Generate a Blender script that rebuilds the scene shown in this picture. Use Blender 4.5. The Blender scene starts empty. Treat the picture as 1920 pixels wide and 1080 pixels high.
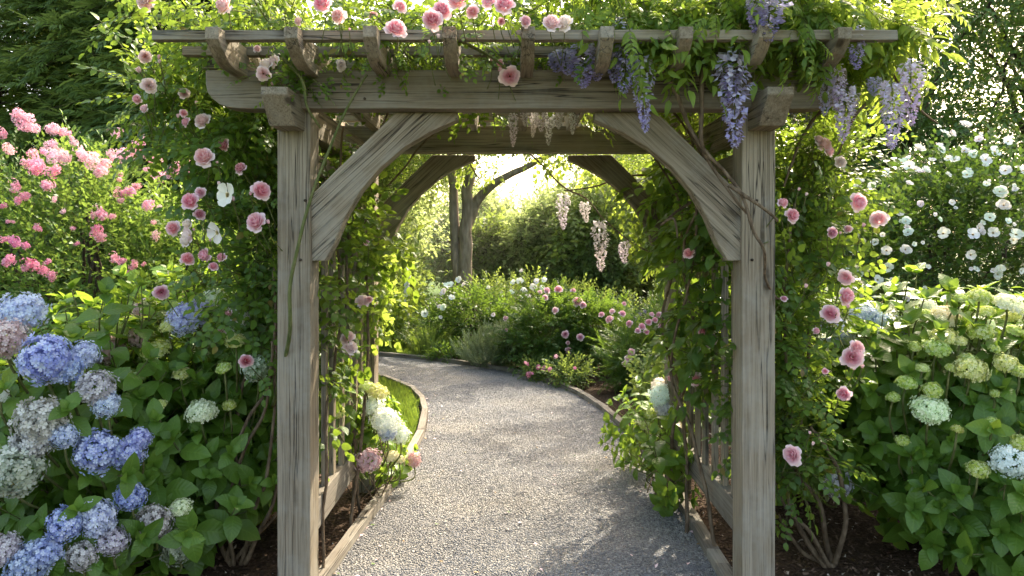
import bpy, bmesh, math, random
import numpy as np
from mathutils import Vector, Matrix, noise

random.seed(7)
rng = np.random.default_rng(7)
SC = bpy.context.scene
COL = SC.collection
R = math.radians

# ------------------------------------------------------------------ camera
F = 1380.0                       # focal length in pixels of a 1920 px wide picture
CAMH = 1.52
def W(px, py, d):                # a point seen at that pixel of the photograph, d metres in front of the camera
    return Vector(((px - 960) * d / F, d, CAMH + (465 - py) * d / F))
cam = bpy.data.cameras.new("camera"); camo = bpy.data.objects.new("camera", cam); COL.objects.link(camo)
camo.location = (0, 0, CAMH); camo.rotation_euler = (R(90), 0, 0)
cam.sensor_width = 36; cam.lens = F / 1920 * 36; cam.shift_y = -75 / 1920
cam.clip_start = 0.05; cam.clip_end = 800
SC.camera = camo

# ------------------------------------------------------------------ light
SUN_AZ, SUN_EL = R(30), R(42)    # azimuth measured from the view direction towards the right
world = bpy.data.worlds.new("World"); SC.world = world; world.use_nodes = True
wn = world.node_tree.nodes; wl = world.node_tree.links
bg = wn["Background"]; sky = wn.new("ShaderNodeTexSky"); sky.sky_type = 'NISHITA'; sky.sun_disc = False
sky.sun_elevation = SUN_EL; sky.sun_rotation = SUN_AZ; sky.air_density = 1.0; sky.dust_density = 5.0; sky.ozone_density = 0.6
tint = wn.new("ShaderNodeMix"); tint.data_type = 'RGBA'; tint.blend_type = 'MULTIPLY'; tint.inputs[0].default_value = 1.0
tint.inputs[7].default_value = (1.08, 1.0, .86, 1); wl.new(sky.outputs[0], tint.inputs[6]); wl.new(tint.outputs[2], bg.inputs[0]); bg.inputs[1].default_value = 0.76
sl = bpy.data.lights.new("sun", 'SUN'); sl.energy = 11.5; sl.angle = R(0.6); sl.color = (1.0, 0.90, 0.72)
so = bpy.data.objects.new("sun", sl); COL.objects.link(so)
sdir = Vector((math.sin(SUN_AZ) * math.cos(SUN_EL), math.cos(SUN_AZ) * math.cos(SUN_EL), math.sin(SUN_EL)))
so.rotation_euler = sdir.to_track_quat('Z', 'Y').to_euler()
so.location = sdir * 30
SC.view_settings.view_transform = 'Standard'; SC.view_settings.look = 'None'; SC.view_settings.exposure = 0
SC.render.engine = 'CYCLES'
cy = SC.cycles
cy.max_bounces = 7; cy.diffuse_bounces = 4; cy.glossy_bounces = 2; cy.transmission_bounces = 5; cy.transparent_max_bounces = 4
cy.sample_clamp_indirect = 6; cy.use_denoising = True; cy.use_adaptive_sampling = True; cy.adaptive_threshold = 0.02
cy.caustics_reflective = False; cy.caustics_refractive = False

# ------------------------------------------------------------------ objects
def link(o, parent=None):
    COL.objects.link(o)
    if parent is not None: o.parent = parent
    return o
def tag(o, label=None, cat=None, group=None, kind=None):
    if label: o["label"] = label
    if cat: o["category"] = cat
    if group: o["group"] = group
    if kind: o["kind"] = kind
    return o
def thing(name, label, cat, loc=(0, 0, 0), group=None):
    o = bpy.data.objects.new(name, None); o.empty_display_size = 0.1; link(o); o.location = loc
    return tag(o, label, cat, group)
def put(o, parent):              # child given in world coordinates of an unrotated parent
    link(o, parent)
    if parent is not None: o.location = Vector(o.location) - Vector(parent.location)
    return o

# ------------------------------------------------------------------ materials
def newmat(name):
    m = bpy.data.materials.new(name); m.use_nodes = True
    nt = m.node_tree; nt.nodes.clear()
    return m, nt.nodes, nt.links
class N:
    def __init__(s, name): s.m, s.n, s.l = newmat(name)
    def node(s, t, **kw):
        nd = s.n.new(t)
        for k, v in kw.items():
            if k.startswith("i_"):
                key = k[2:]; nd.inputs[int(key) if key.isdigit() else key.replace("_", " ")].default_value = v
            else: setattr(nd, k, v)
        return nd
    def lk(s, a, b): s.l.new(a, b)
    def math(s, op, a, b=None, c=None, clamp=False):
        nd = s.n.new("ShaderNodeMath"); nd.operation = op; nd.use_clamp = clamp
        for i, v in enumerate((a, b, c)):
            if v is None: continue
            if hasattr(v, "links"): s.lk(v, nd.inputs[i])
            else: nd.inputs[i].default_value = v
        return nd.outputs[0]
    def mix(s, fac, a, b, blend='MIX'):
        nd = s.n.new("ShaderNodeMix"); nd.data_type = 'RGBA'; nd.blend_type = blend
        for i, v in ((0, fac), (6, a), (7, b)):
            if hasattr(v, "links"): s.lk(v, nd.inputs[i])
            else: nd.inputs[i].default_value = v if i == 0 else (*v, 1) if len(v) == 3 else v
        return nd.outputs[2]
    def noise(s, vec, scale, detail=3, rough=.55):
        nd = s.n.new("ShaderNodeTexNoise"); nd.inputs['Scale'].default_value = scale; nd.inputs['Detail'].default_value = detail
        nd.inputs['Roughness'].default_value = rough
        if vec is not None: s.lk(vec, nd.inputs['Vector'])
        return nd.outputs[0]
    def mapr(s, v, a, b, c=0., d=1.):
        nd = s.n.new("ShaderNodeMapRange"); s.lk(v, nd.inputs[0])
        for i, x in enumerate((a, b, c, d)): nd.inputs[i + 1].default_value = x
        return nd.outputs[0]
    def coords(s, kind='Object', scale=(1, 1, 1), add=None):
        tc = s.n.new("ShaderNodeTexCoord"); out = tc.outputs[kind]
        mp = s.n.new("ShaderNodeMapping"); mp.inputs['Scale'].default_value = scale; s.lk(out, mp.inputs[0])
        if add is not None: s.lk(add, mp.inputs['Location'])
        return mp.outputs[0]
    def bump(s, h, strength=.5, dist=.01):
        b = s.n.new("ShaderNodeBump"); b.inputs['Strength'].default_value = strength; b.inputs['Distance'].default_value = dist
        s.lk(h, b.inputs['Height']); return b.outputs[0]
    def out(s, sh):
        o = s.n.new("ShaderNodeOutputMaterial"); s.lk(sh, o.inputs[0]); return s.m
    def bsdf(s, col, rough=.6, normal=None, spec=.3):
        p = s.n.new("ShaderNodeBsdfPrincipled")
        if hasattr(col, "links"): s.lk(col, p.inputs['Base Color'])
        else: p.inputs['Base Color'].default_value = (*col, 1)
        if hasattr(rough, "links"): s.lk(rough, p.inputs['Roughness'])
        else: p.inputs['Roughness'].default_value = rough
        p.inputs['Specular IOR Level'].default_value = spec
        if normal is not None: s.lk(normal, p.inputs['Normal'])
        return p.outputs[0]

def leaf_mat(name, dark, light, trans, tf=.42, rough=.42, veins=False, spec=.35, patch=1.6, dry=0.0):
    g = N(name)
    at = g.node("ShaderNodeAttribute", attribute_name="leaf"); sp = g.node("ShaderNodeSeparateXYZ"); g.lk(at.outputs['Vector'], sp.inputs[0])
    pos = g.node("ShaderNodeNewGeometry").outputs['Position']
    nz = g.noise(pos, patch, 2)
    f = g.math('ADD', g.math('MULTIPLY', sp.outputs[2], .65), g.mapr(nz, .3, .7, -.15, .5), clamp=True)
    col = g.mix(f, dark, light)
    if dry: col = g.mix(g.math('GREATER_THAN', sp.outputs[2], 1 - dry), col, (.23, .14, .05))
    au = g.math('ABSOLUTE', sp.outputs[0])
    nrm = None
    if veins:
        mid = g.mapr(au, .02, .07, 1, 0)
        side = g.math('PINGPONG', g.math('SUBTRACT', g.math('MULTIPLY', sp.outputs[1], 8.0), g.math('MULTIPLY', au, 1.7)), .5)
        sv = g.mapr(side, .0, .11, 1, 0)
        v = g.math('MAXIMUM', mid, g.math('MULTIPLY', sv, .55), clamp=True)
        col = g.mix(g.math('MULTIPLY', v, .45), col, (light[0] * 1.7, light[1] * 1.5, light[2] * 1.7))
        nrm = g.bump(side, .35, .006)
    else:
        mid = g.mapr(au, .0, .14, .35, 0)
        col = g.mix(mid, col, (light[0] * 1.5, light[1] * 1.4, light[2] * 1.5))
    tr = g.node("ShaderNodeBsdfTranslucent")
    tcol = g.mix(f, tuple(c * .7 for c in trans), trans)
    g.lk(tcol, tr.inputs[0])
    mx = g.node("ShaderNodeMixShader", i_0=tf)
    g.lk(g.bsdf(col, rough, nrm, spec), mx.inputs[1]); g.lk(tr.outputs[0], mx.inputs[2])
    return g.out(mx.outputs[0])

def bark_mat(name, c1, c2, scale=18, stretch=(1, 1, .25)):
    g = N(name)
    co = g.coords('Object', stretch)
    a = g.noise(co, scale, 5, .65); b = g.noise(co, scale * 4, 3)
    col = g.mix(g.mapr(a, .35, .65), c1, c2)
    col = g.mix(g.mapr(b, .4, .7, 0, .45), col, tuple(c * .5 for c in c1))
    return g.out(g.bsdf(col, .85, g.bump(g.math('ADD', a, g.math('MULTIPLY', b, .4)), .8, .02), .15))

def petal_mat(name, tf=.3, mode="flat"):
    # the flower's own colour comes from the object's colour
    g = N(name)
    at = g.node("ShaderNodeAttribute", attribute_name="leaf"); sp = g.node("ShaderNodeSeparateXYZ"); g.lk(at.outputs['Vector'], sp.inputs[0])
    oc = g.node("ShaderNodeObjectInfo").outputs['Color']
    if mode == "mop":      # x: floret shade, y: distance from the floret's eye
        c = g.mix(g.math('MULTIPLY', sp.outputs[0], .42), oc, (.93, .93, .86))
        c = g.mix(g.mapr(sp.outputs[2], .6, 1, 0, .25), c, oc, 'MULTIPLY')
        hsv = g.node("ShaderNodeHueSaturation"); g.lk(c, hsv.inputs['Color'])
        g.lk(g.mapr(sp.outputs[2], 0, 1, .485, .515), hsv.inputs['Hue']); hsv.inputs['Saturation'].default_value = .95
        c = hsv.outputs[0]
        c = g.mix(g.mapr(sp.outputs[1], .08, .22, .7, 0), c, (.55, .6, .3))
    elif mode == "rose":   # x: 0 outer .. 1 inner petals, y: along the petal
        c = g.mix(g.math('MULTIPLY', g.mapr(sp.outputs[0], .1, .75, .62, 0), 1.0), oc, (.95, .86, .84))
        c2 = g.mix(1.0, oc, oc, 'MULTIPLY')
        c = g.mix(g.mapr(sp.outputs[0], .5, 1, 0, .28), c, c2)
        c = g.mix(g.mapr(sp.outputs[1], .45, 1, 0, .55), c, (.95, .80, .80))
        c = g.mix(g.mapr(sp.outputs[1], 0, .55, .55, 0), c, c2)  # shade between petals painted as a deeper colour at each petal's base
        c = g.mix(g.mapr(sp.outputs[2], 0, 1, 0, .25), c, (.95, .82, .80))
    elif mode == "wist":   # y: 0 top .. 1 tip
        c = g.mix(g.mapr(sp.outputs[1], .1, .75, .45, 0), oc, (.9, .88, .92))
        c = g.mix(g.mapr(sp.outputs[0], 0, 1, 0, .5), c, (.85, .83, .9))
    elif mode == "open":   # y 0 eye .. 1 rim
        c = g.mix(g.mapr(sp.outputs[1], .05, .3, .8, 0), oc, (.75, .55, .12))
    else:
        c = g.mix(g.math('MULTIPLY', sp.outputs[0], .5), oc, (.92, .72, .80))
        c = g.mix(g.mapr(sp.outputs[2], .5, 1, 0, .5), c, oc, 'MULTIPLY')
    tr = g.node("ShaderNodeBsdfTranslucent"); g.lk(c, tr.inputs[0])
    mx = g.node("ShaderNodeMixShader", i_0=tf); g.lk(g.bsdf(c, .55, None, .2), mx.inputs[1]); g.lk(tr.outputs[0], mx.inputs[2])
    return g.out(mx.outputs[0])

def wood_mat(name, base, dark, light):
    g = N(name)
    oi = g.node("ShaderNodeObjectInfo")
    off = g.node("ShaderNodeCombineXYZ"); r = g.math('MULTIPLY', oi.outputs['Random'], 37.0)
    for i in range(3): g.lk(r, off.inputs[i])
    fine = g.coords('Object', (3.0, 150, 150), off.outputs[0])
    mid = g.coords('Object', (1.0, 48, 48), off.outputs[0])
    big = g.coords('Object', (1.6, 4, 4), off.outputs[0])
    nf = g.noise(fine, 1.0, 5, .7); nm = g.noise(mid, 1.0, 4, .6); nb = g.noise(big, 1.0, 3)
    col = g.mix(g.mapr(nb, .3, .7), dark, base)
    col = g.mix(g.mapr(nm, .32, .72, 0, .65), col, light)
    col = g.mix(g.mapr(nf, .46, .66, 0, .6), col, tuple(c * .42 for c in dark))
    # long drying checks
    ck = g.coords('Object', (.9, 34, 34), off.outputs[0]); cn = g.noise(ck, 1.0, 2, .5)
    crack = g.mapr(g.math('ABSOLUTE', g.math('SUBTRACT', cn, .5)), .0, .020, 1, 0)
    gate = g.mapr(g.noise(g.coords('Object', (.8, 6, 6), off.outputs[0]), 1.3, 1), .48, .54)
    crack = g.math('MULTIPLY', crack, gate)
    col = g.mix(g.math('MULTIPLY', crack, .9), col, (.015, .012, .01))
    # knots
    vo = g.node("ShaderNodeTexVoronoi", i_Scale=1.0); g.lk(g.coords('Object', (1.7, 7, 7), off.outputs[0]), vo.inputs['Vector'])
    kn = g.mapr(vo.outputs['Distance'], .07, .14, .85, 0)
    col = g.mix(kn, col, tuple(c * .35 for c in dark))
    # green-grey weathering patches
    ws = g.noise(g.coords('Object', (3, 3, 3), off.outputs[0]), 1.5, 4, .7)
    col = g.mix(g.mapr(ws, .46, .70, 0, .5), col, (.32, .31, .27))
    pf = g.mapr(oi.outputs['Random'], 0, 1, .78, 1.12); cc = g.node("ShaderNodeCombineXYZ")
    for i in range(3): g.lk(pf, cc.inputs[i])
    col = g.mix(1.0, col, cc.outputs[0], 'MULTIPLY')
    h = g.math('SUBTRACT', g.math('ADD', g.math('MULTIPLY', nf, .6), g.math('MULTIPLY', nm, .8)), g.math('MULTIPLY', crack, 1.5))
    return g.out(g.bsdf(col, .82, g.bump(h, .6, .005), .18))

M = {}
M['wood'] = wood_mat("weathered_timber", (.27, .225, .16), (.155, .12, .08), (.41, .35, .265))
M['wood2'] = wood_mat("pale_timber", (.24, .21, .17), (.16, .135, .105), (.36, .33, .28))
M['bark'] = bark_mat("bark", (.17, .13, .09), (.38, .31, .23))
M['bark2'] = bark_mat("bark_dark", (.04, .03, .022), (.11, .085, .06))
M['cane'] = bark_mat("old_cane", (.10, .07, .045), (.28, .21, .14), 40, (1, 1, .3))
M['cane2'] = bark_mat("green_cane", (.10, .13, .04), (.22, .22, .09), 40, (1, 1, .3))
M['hyd'] = leaf_mat("hydrangea_leaf", (.055, .13, .020), (.14, .26, .036), (.42, .60, .06), .40, .38, True, .45, dry=.003)
M['rose'] = leaf_mat("rose_leaf", (.040, .095, .022), (.11, .20, .035), (.40, .56, .06), .44, .36, dry=.02)
M['wis'] = leaf_mat("wisteria_leaf", (.07, .14, .022), (.18, .29, .045), (.52, .66, .09), .50, .42)
M['ivy'] = leaf_mat("climber_leaf", (.035, .090, .018), (.09, .18, .03), (.36, .52, .05), .44, .40, True)
M['myr'] = leaf_mat("myrtle_leaf", (.040, .10, .02), (.11, .21, .04), (.34, .50, .08), .40, .45)
M['shrub'] = leaf_mat("shrub_leaf", (.028, .078, .018), (.085, .17, .032), (.28, .44, .05), .4, .42)
M['shrub2'] = leaf_mat("pale_shrub_leaf", (.06, .12, .035), (.16, .25, .07), (.42, .54, .10), .42, .5)
M['silver'] = leaf_mat("silvery_leaf", (.16, .21, .11), (.34, .40, .25), (.3, .4, .14), .3, .6)
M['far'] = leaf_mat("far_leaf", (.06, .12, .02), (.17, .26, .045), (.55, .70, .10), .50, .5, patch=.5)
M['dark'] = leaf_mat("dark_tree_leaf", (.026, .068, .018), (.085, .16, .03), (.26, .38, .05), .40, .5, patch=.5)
M['hazy'] = leaf_mat("haze_tinted_far_leaf", (.13, .19, .08), (.28, .36, .14), (.62, .74, .25), .5, .6, patch=.4)  # distance haze painted into the leaf as a paler colour
M['shade'] = leaf_mat("shade_painted_leaf", (.028, .075, .018), (.08, .155, .03), (.18, .30, .04), .26, .5)  # shade on the right-hand shrub and trees painted in as darker, less translucent leaves
M['conif'] = leaf_mat("conifer_needles", (.045, .095, .028), (.16, .24, .06), (.42, .52, .10), .40, .55, patch=.7)
M['grass'] = leaf_mat("grass_blade", (.06, .12, .02), (.15, .23, .045), (.36, .50, .06), .42, .5, dry=.05, patch=1.8)
M['mop'] = petal_mat("hydrangea_petal", .22, "mop")
M['rosep'] = petal_mat("rose_petal", .3, "rose")
M['wisp'] = petal_mat("wisteria_petal", .3, "wist")
M['open'] = petal_mat("open_petal", .3, "open")
M['myrp'] = petal_mat("myrtle_petal", .3, "flat")

# ------------------------------------------------------------------ numpy geometry
class T:
    """triangle soup template: vertices, triangles, per-vertex attribute, per-face material"""
    def __init__(s, V, Fc, A, Mi=None):
        s.V = np.asarray(V, float).reshape(-1, 3); s.F = np.asarray(Fc, int).reshape(-1, 3); s.A = np.asarray(A, float).reshape(-1, 3)
        s.M = np.zeros(len(s.F), int) if Mi is None else np.asarray(Mi, int)
def merge(ts):
    V, Fc, A, Mi, n = [], [], [], [], 0
    for t in ts:
        V.append(t.V); Fc.append(t.F + n); A.append(t.A); Mi.append(t.M); n += len(t.V)
    return T(np.vstack(V), np.vstack(Fc), np.vstack(A), np.concatenate(Mi))
def unit(v): return v / np.maximum(np.linalg.norm(v, axis=-1, keepdims=True), 1e-9)
def frames(d, up):               # template +Y goes along d, +Z towards up
    y = unit(np.asarray(d, float)); x = unit(np.cross(y, up)); z = np.cross(x, y)
    return np.stack([x, y, z], axis=-1)
def scatter(t, pos, rot, scale, keep_attr=False):
    n = len(pos)
    if n == 0: return T(np.zeros((0, 3)), np.zeros((0, 3)), np.zeros((0, 3)))
    scale = np.asarray(scale, float).reshape(n, 1, 1) * np.ones((n, 1, 1))
    V = np.einsum('nij,vj->nvi', rot, t.V) * scale + np.asarray(pos).reshape(n, 1, 3)
    Fc = t.F[None] + (np.arange(n) * len(t.V))[:, None, None]
    A = np.repeat(t.A[None], n, 0).copy()
    if not keep_attr: A[:, :, 2] = (A[:, :, 2] + rng.random((n, 1))) % 1.0
    return T(V.reshape(-1, 3), Fc.reshape(-1, 3), A.reshape(-1, 3), np.tile(t.M, n))
def mesh_from(t, name, mats):
    me = bpy.data.meshes.new(name)
    nv, nf = len(t.V), len(t.F)
    me.vertices.add(nv); me.vertices.foreach_set("co", t.V.astype(np.float32).ravel())
    me.loops.add(nf * 3); me.loops.foreach_set("vertex_index", t.F.astype(np.int32).ravel())
    me.polygons.add(nf); me.polygons.foreach_set("loop_start", np.arange(0, nf * 3, 3, dtype=np.int32))
    try: me.polygons.foreach_set("loop_total", np.full(nf, 3, dtype=np.int32))
    except Exception: pass
    me.polygons.foreach_set("material_index", t.M.astype(np.int32))
    at = me.attributes.new("leaf", 'FLOAT_VECTOR', 'POINT'); at.data.foreach_set("vector", t.A.astype(np.float32).ravel())
    for m in mats: me.materials.append(m)
    me.update(calc_edges=True)
    return me
def obj_from(t, name, mats, parent=None, smooth=False):
    if parent is not None:
        t = T(t.V - np.array(parent.location), t.F, t.A, t.M)
    me = mesh_from(t, name, mats)
    if smooth: me.polygons.foreach_set("use_smooth", [True] * len(me.polygons))
    return link(bpy.data.objects.new(name, me), parent)

def leaf_small(L, Wd, fold=.18, droop=.12, m=0):
    return T([(0, 0, 0), (-Wd / 2, L * .42, fold * Wd), (0, L * .5, -fold * .2 * Wd), (Wd / 2, L * .42, fold * Wd), (0, L, -droop * L)],
             [(0, 2, 1), (0, 3, 2), (1, 2, 4), (2, 3, 4)],
             [(0, 0, 0), (-1, .42, 0), (0, .5, 0), (1, .42, 0), (0, 1, 0)], [m] * 4)
def leaf_big(L, Wd, fold=.15, droop=.25, rows=(0, .1, .25, .42, .6, .77, .9, 1), serr=.04, m=0, peak=.42):
    V, A, Fc = [], [], []
    prev = None
    for i, v in enumerate(rows):
        w = Wd / 2 * max(0.0, (math.sin(math.pi * v ** (math.log(.5) / math.log(peak)))) ** .8)
        z = -droop * L * v * v + .04 * L * math.sin(v * 3)
        y = L * (v - .1 * droop * v * v)
        if i in (0, len(rows) - 1):
            V.append((0, y, z)); A.append((0, v, 0)); cur = (len(V) - 1,)
        else:
            w *= 1 + serr * (1 if i % 2 else -1)
            V += [(-w, y, z + fold * w), (-w * .5, y, z + fold * w * .55 + .012 * L * (1 if i % 2 else -1)), (0, y, z - fold * w * .1),
                  (w * .5, y, z + fold * w * .55 + .012 * L * (1 if i % 2 else -1)), (w, y, z + fold * w)]
            A += [(-1, v, 0), (-.5, v, 0), (0, v, 0), (.5, v, 0), (1, v, 0)]
            n = len(V); cur = tuple(range(n - 5, n))
        if prev:
            if len(prev) == 1 and len(cur) == 5: Fc += [(prev[0], cur[j + 1], cur[j]) for j in range(4)]
            elif len(prev) == 5 and len(cur) == 1: Fc += [(prev[j], prev[j + 1], cur[0]) for j in range(4)]
            else:
                for j in range(4): Fc += [(prev[j], prev[j + 1], cur[j + 1]), (prev[j], cur[j + 1], cur[j])]
        prev = cur
    return T(V, Fc, A, [m] * len(Fc))
def tube_t(pts, rad, sides=5, m=0, smooth=0):
    pts = [Vector(p) for p in pts]
    V, Fc, n = [], [], len(pts)
    x = None
    for i, p in enumerate(pts):
        d = (pts[min(i + 1, n - 1)] - pts[max(i - 1, 0)]).normalized()
        if x is None:
            x = d.orthogonal().normalized()
        x = (x - d * x.dot(d)).normalized(); y = d.cross(x)
        r = rad[i] if hasattr(rad, "__len__") else rad
        for k in range(sides):
            a = 2 * math.pi * k / sides
            V.append(p + (x * math.cos(a) + y * math.sin(a)) * r)
    for i in range(n - 1):
        for k in range(sides):
            a, b = i * sides + k, i * sides + (k + 1) % sides
            Fc += [(a, b, b + sides), (a, b + sides, a + sides)]
    V.append(pts[0]); V.append(pts[-1]); c0, c1 = len(V) - 2, len(V) - 1
    for k in range(sides):
        Fc += [(c0, (k + 1) % sides, k), (c1, (n - 1) * sides + k, (n - 1) * sides + (k + 1) % sides)]
    return T([tuple(v) for v in V], Fc, [(0.5, .5, .3)] * len(V), [m] * len(Fc))
def curve_pts(ctrl, n=6, wob=0.0, seed=0):
    c = [Vector(p) for p in ctrl]; out = []
    for i in range(len(c) - 1):
        p0, p1, p2, p3 = c[max(i - 1, 0)], c[i], c[i + 1], c[min(i + 2, len(c) - 1)]
        for k in range(n):
            t = k / n
            q = .5 * ((2 * p1) + (p2 - p0) * t + (2 * p0 - 5 * p1 + 4 * p2 - p3) * t * t + (3 * p1 - p0 - 3 * p2 + p3) * t ** 3)
            if wob: q = q + noise.noise_vector(q * 5 + Vector((seed, 0, 0))) * wob
            out.append(q)
    out.append(c[-1]); return out
def taper(n, a, b): return [a + (b - a) * i / max(1, n - 1) for i in range(n)]
def rdir(n): return unit(rng.normal(size=(n, 3)))

# sprays: a twig carrying leaves
def spray_alt(leaf, n, L, size=1, curl=.25, spread=60, stem_r=.0022, opp=False):
    ts = [tube_t([(0, 0, 0), (0, L * .5, -curl * L * .15), (0, L, -curl * L * .6)], taper(3, stem_r, stem_r * .5), 3, 1)]
    P, D, U, S = [], [], [], []
    for i in range(n):
        t = (i + .6) / n
        sides = (-1, 1) if opp else ((1,) if i % 2 else (-1,))
        for sd in sides:
            a = R(spread * (1 - .6 * t) + random.uniform(-14, 14)) * sd
            tw = random.uniform(-.5, .5)
            P.append((0, L * t, -curl * L * .6 * t * t)); D.append((math.sin(a), math.cos(a), random.uniform(-.35, .35))); U.append((tw * sd, random.uniform(-.3, .3), 1)); S.append(size * random.uniform(.75, 1.15) * (1 - .3 * t))
    P.append((0, L, -curl * L * .6)); D.append((0, 1, -.2)); U.append((0, 0, 1)); S.append(size * .8)
    ts.append(scatter(leaf, np.array(P), frames(D, np.array(U, float)), S))
    return merge(ts)
def pinnate(leaf, pairs, L, droop=.5, stem_r=.0016):
    ts = []
    def pt(t): return (0, L * (t - .18 * droop * t * t), -droop * L * .6 * t * t)
    ts.append(tube_t([pt(t) for t in (0, .35, .7, 1)], stem_r, 3, 1))
    P, D, U, S = [], [], [], []
    for i in range(pairs):
        t = .25 + .72 * i / pairs
        for sd in (-1, 1):
            P.append(pt(t)); D.append((sd * 1.0, .55 + random.uniform(-.1, .1), -.25 - .5 * random.random() * droop)); U.append((0, .3, 1)); S.append(random.uniform(.85, 1.1) * (1 - .25 * abs(t - .5)))
    P.append(pt(1)); D.append((0, 1, -.7 * droop)); U.append((0, 0, 1)); S.append(1.1)
    ts.append(scatter(leaf, np.array(P), frames(D, np.array(U, float)), S))
    return merge(ts)
def hyd_shoot(seed, k=3, L=.26, lf=None):
    random.seed(seed)
    ts = [tube_t([(0, 0, 0), (.01, L * .5, .0), (0, L, 0)], [.004, .0035, .003], 4, 1)]
    P, D, U, S = [], [], [], []
    for i in range(k):
        t = .25 + .75 * i / (k - 1)
        a0 = R(90 * (i % 2) + random.uniform(-20, 20) + seed * 30)
        for sd in (0, 1):
            a = a0 + math.pi * sd + random.uniform(-.2, .2)
            el = .12 + .5 * t ** 2 + random.uniform(-.25, .2)
            P.append((0, L * t, 0)); D.append((math.cos(a), el, math.sin(a))); U.append((-.35 * math.cos(a), 1, -.35 * math.sin(a))); S.append(random.uniform(.85, 1.15) * (1.12 - .45 * t))
    for a in (0.3, 2.4, 4.4):
        P.append((0, L, 0)); D.append((math.cos(a) * .6, 1.0, math.sin(a) * .6)); U.append((-math.cos(a), .8, -math.sin(a))); S.append(.42)
    lf = lf or LEAF_HYD
    idx = [random.randrange(len(lf)) for _ in P]
    for j in range(len(lf)):
        w = [q for q in range(len(P)) if idx[q] == j]
        if w: ts.append(scatter(lf[j], np.array([P[q] for q in w]), frames([D[q] for q in w], np.array([U[q] for q in w], float)), [S[q] for q in w]))
    return merge(ts)
LEAF_HYD = [leaf_big(.135, .088, .16, .22), leaf_big(.125, .086, .08, .38), leaf_big(.14, .082, .25, .12)]
LEAF_HYD_LO = [leaf_big(.135, .088, .16, .25, (0, .2, .5, .8, 1), .0)]
SH_HYD = [hyd_shoot(s) for s in range(5)]
random.seed(11)
lr = leaf_big(.042, .028, .15, .15, (0, .2, .5, .8, 1), 0)
ROSE_LEAF = pinnate(lr, 2, .10, .3, .0012)
SP_ROSE = [spray_alt(ROSE_LEAF, 5, .26, 1.0, .4, 65, .0025) for _ in range(4)]
lw = leaf_big(.068, .025, .18, .35, (0, .2, .5, .8, 1), 0, peak=.36)
WIS_LEAF = [pinnate(lw, 5, .24, dr, .0014) for dr in (.5, .9, 1.3)]
SP_WIS = [spray_alt(WIS_LEAF[k], 4, .22, 1.0, .3, 60, .003) for k in (0, 1, 2)]
liv = leaf_big(.085, .062, .14, .3, (0, .12, .32, .55, .78, 1), .03)
SP_IVY = [spray_alt(liv, 6, .28, 1.0, .5, 62, .0025) for _ in range(4)]
lm = leaf_small(.050, .028)
SP_MYR = [spray_alt(lm, 8, .22, 1.0, .15, 55, .002, True) for _ in range(4)]
ls = leaf_small(.055, .034)
SP_SHR = [spray_alt(ls, 7, .22, 1.0, .3, 60, .002) for _ in range(4)]
lf_ = leaf_small(.10, .07)
SP_FAR = [spray_alt(lf_, 8, .42, 1.0, .4, 62, .004) for _ in range(4)]
lc = leaf_small(.12, .026, .1, .2)
SP_CON = [spray_alt(spray_alt(lc, 4, .15, 1, .3, 40, .001, True), 4, .42, 1.0, .6, 55, .003, True) for _ in range(2)]
lth = leaf_small(.06, .010, .1, .2)
SP_THIN = [spray_alt(lth, 12, .24, 1.0, .1, 40, .0012, True) for _ in range(3)]

# ------------------------------------------------------------------ foliage volumes: blobs are ellipsoids (cx,cy,cz,rx,ry,rz)
def blob_points(blobs, n, lump=.2, lo=.62, thr=None, seed=0, freq=1.3, zmin=.04):
    rs = np.random.default_rng(seed)
    w = np.array([(b[3] * b[4] + b[4] * b[5] + b[3] * b[5]) for b in blobs]); w /= w.sum()
    P, D = [], []
    B = np.array(blobs)
    tries = 0
    while len(P) < n and tries < n * 12:
        tries += 1
        b = B[rs.choice(len(B), p=w)]
        d = rs.normal(size=3); d /= np.linalg.norm(d)
        u = lo + (1 - lo) * rs.random() ** .6
        ln = noise.noise(Vector(d * 1.9) + Vector((b[0], b[1], b[2])) * 1.7) * lump * 2
        p = b[:3] + d * b[3:6] * u * (1 + ln)
        if p[2] < zmin: continue
        q = (p - B[:, :3]) / B[:, 3:6]
        if (np.sum(q * q, axis=1) < (lo * .8) ** 2).any(): continue
        if thr is not None and noise.noise(Vector(p * freq * 3) + Vector((seed, 0, 0))) < thr: continue
        P.append(p); D.append(d / b[3:6])
    return np.array(P), unit(np.array(D))
def foliage(parent, name, mats, temps, blobs, n, smin=.8, smax=1.2, up=.5, rnd=.6, seed=1, lump=.2, lo=.62, thr=None, avoid=(), nup=1.0, dirbias=(0, 0, 0), freq=1.3, zmin=.04):
    P, D = blob_points(blobs, n, lump, lo, thr, seed, freq, zmin)
    if len(avoid):
        for (a, r) in avoid:
            k = np.linalg.norm(P - np.array(a), axis=1) > r
            P, D = P[k], D[k]
    m = len(P)
    d = D + np.array([0, 0, up]) + rdir(m) * rnd + np.array(dirbias)
    U = D * .6 + np.array([0, 0, nup]) + rdir(m) * .5
    rot = frames(d, U); sc = rng.uniform(smin, smax, m)
    idx = rng.integers(0, len(temps), m); ts = []
    off = unit(d) * (sc[:, None] * .12)
    for j, t in enumerate(temps):
        k = idx == j
        if k.any(): ts.append(scatter(t, (P - off)[k], rot[k], sc[k]))
    return obj_from(merge(ts), name, mats, parent)
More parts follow.
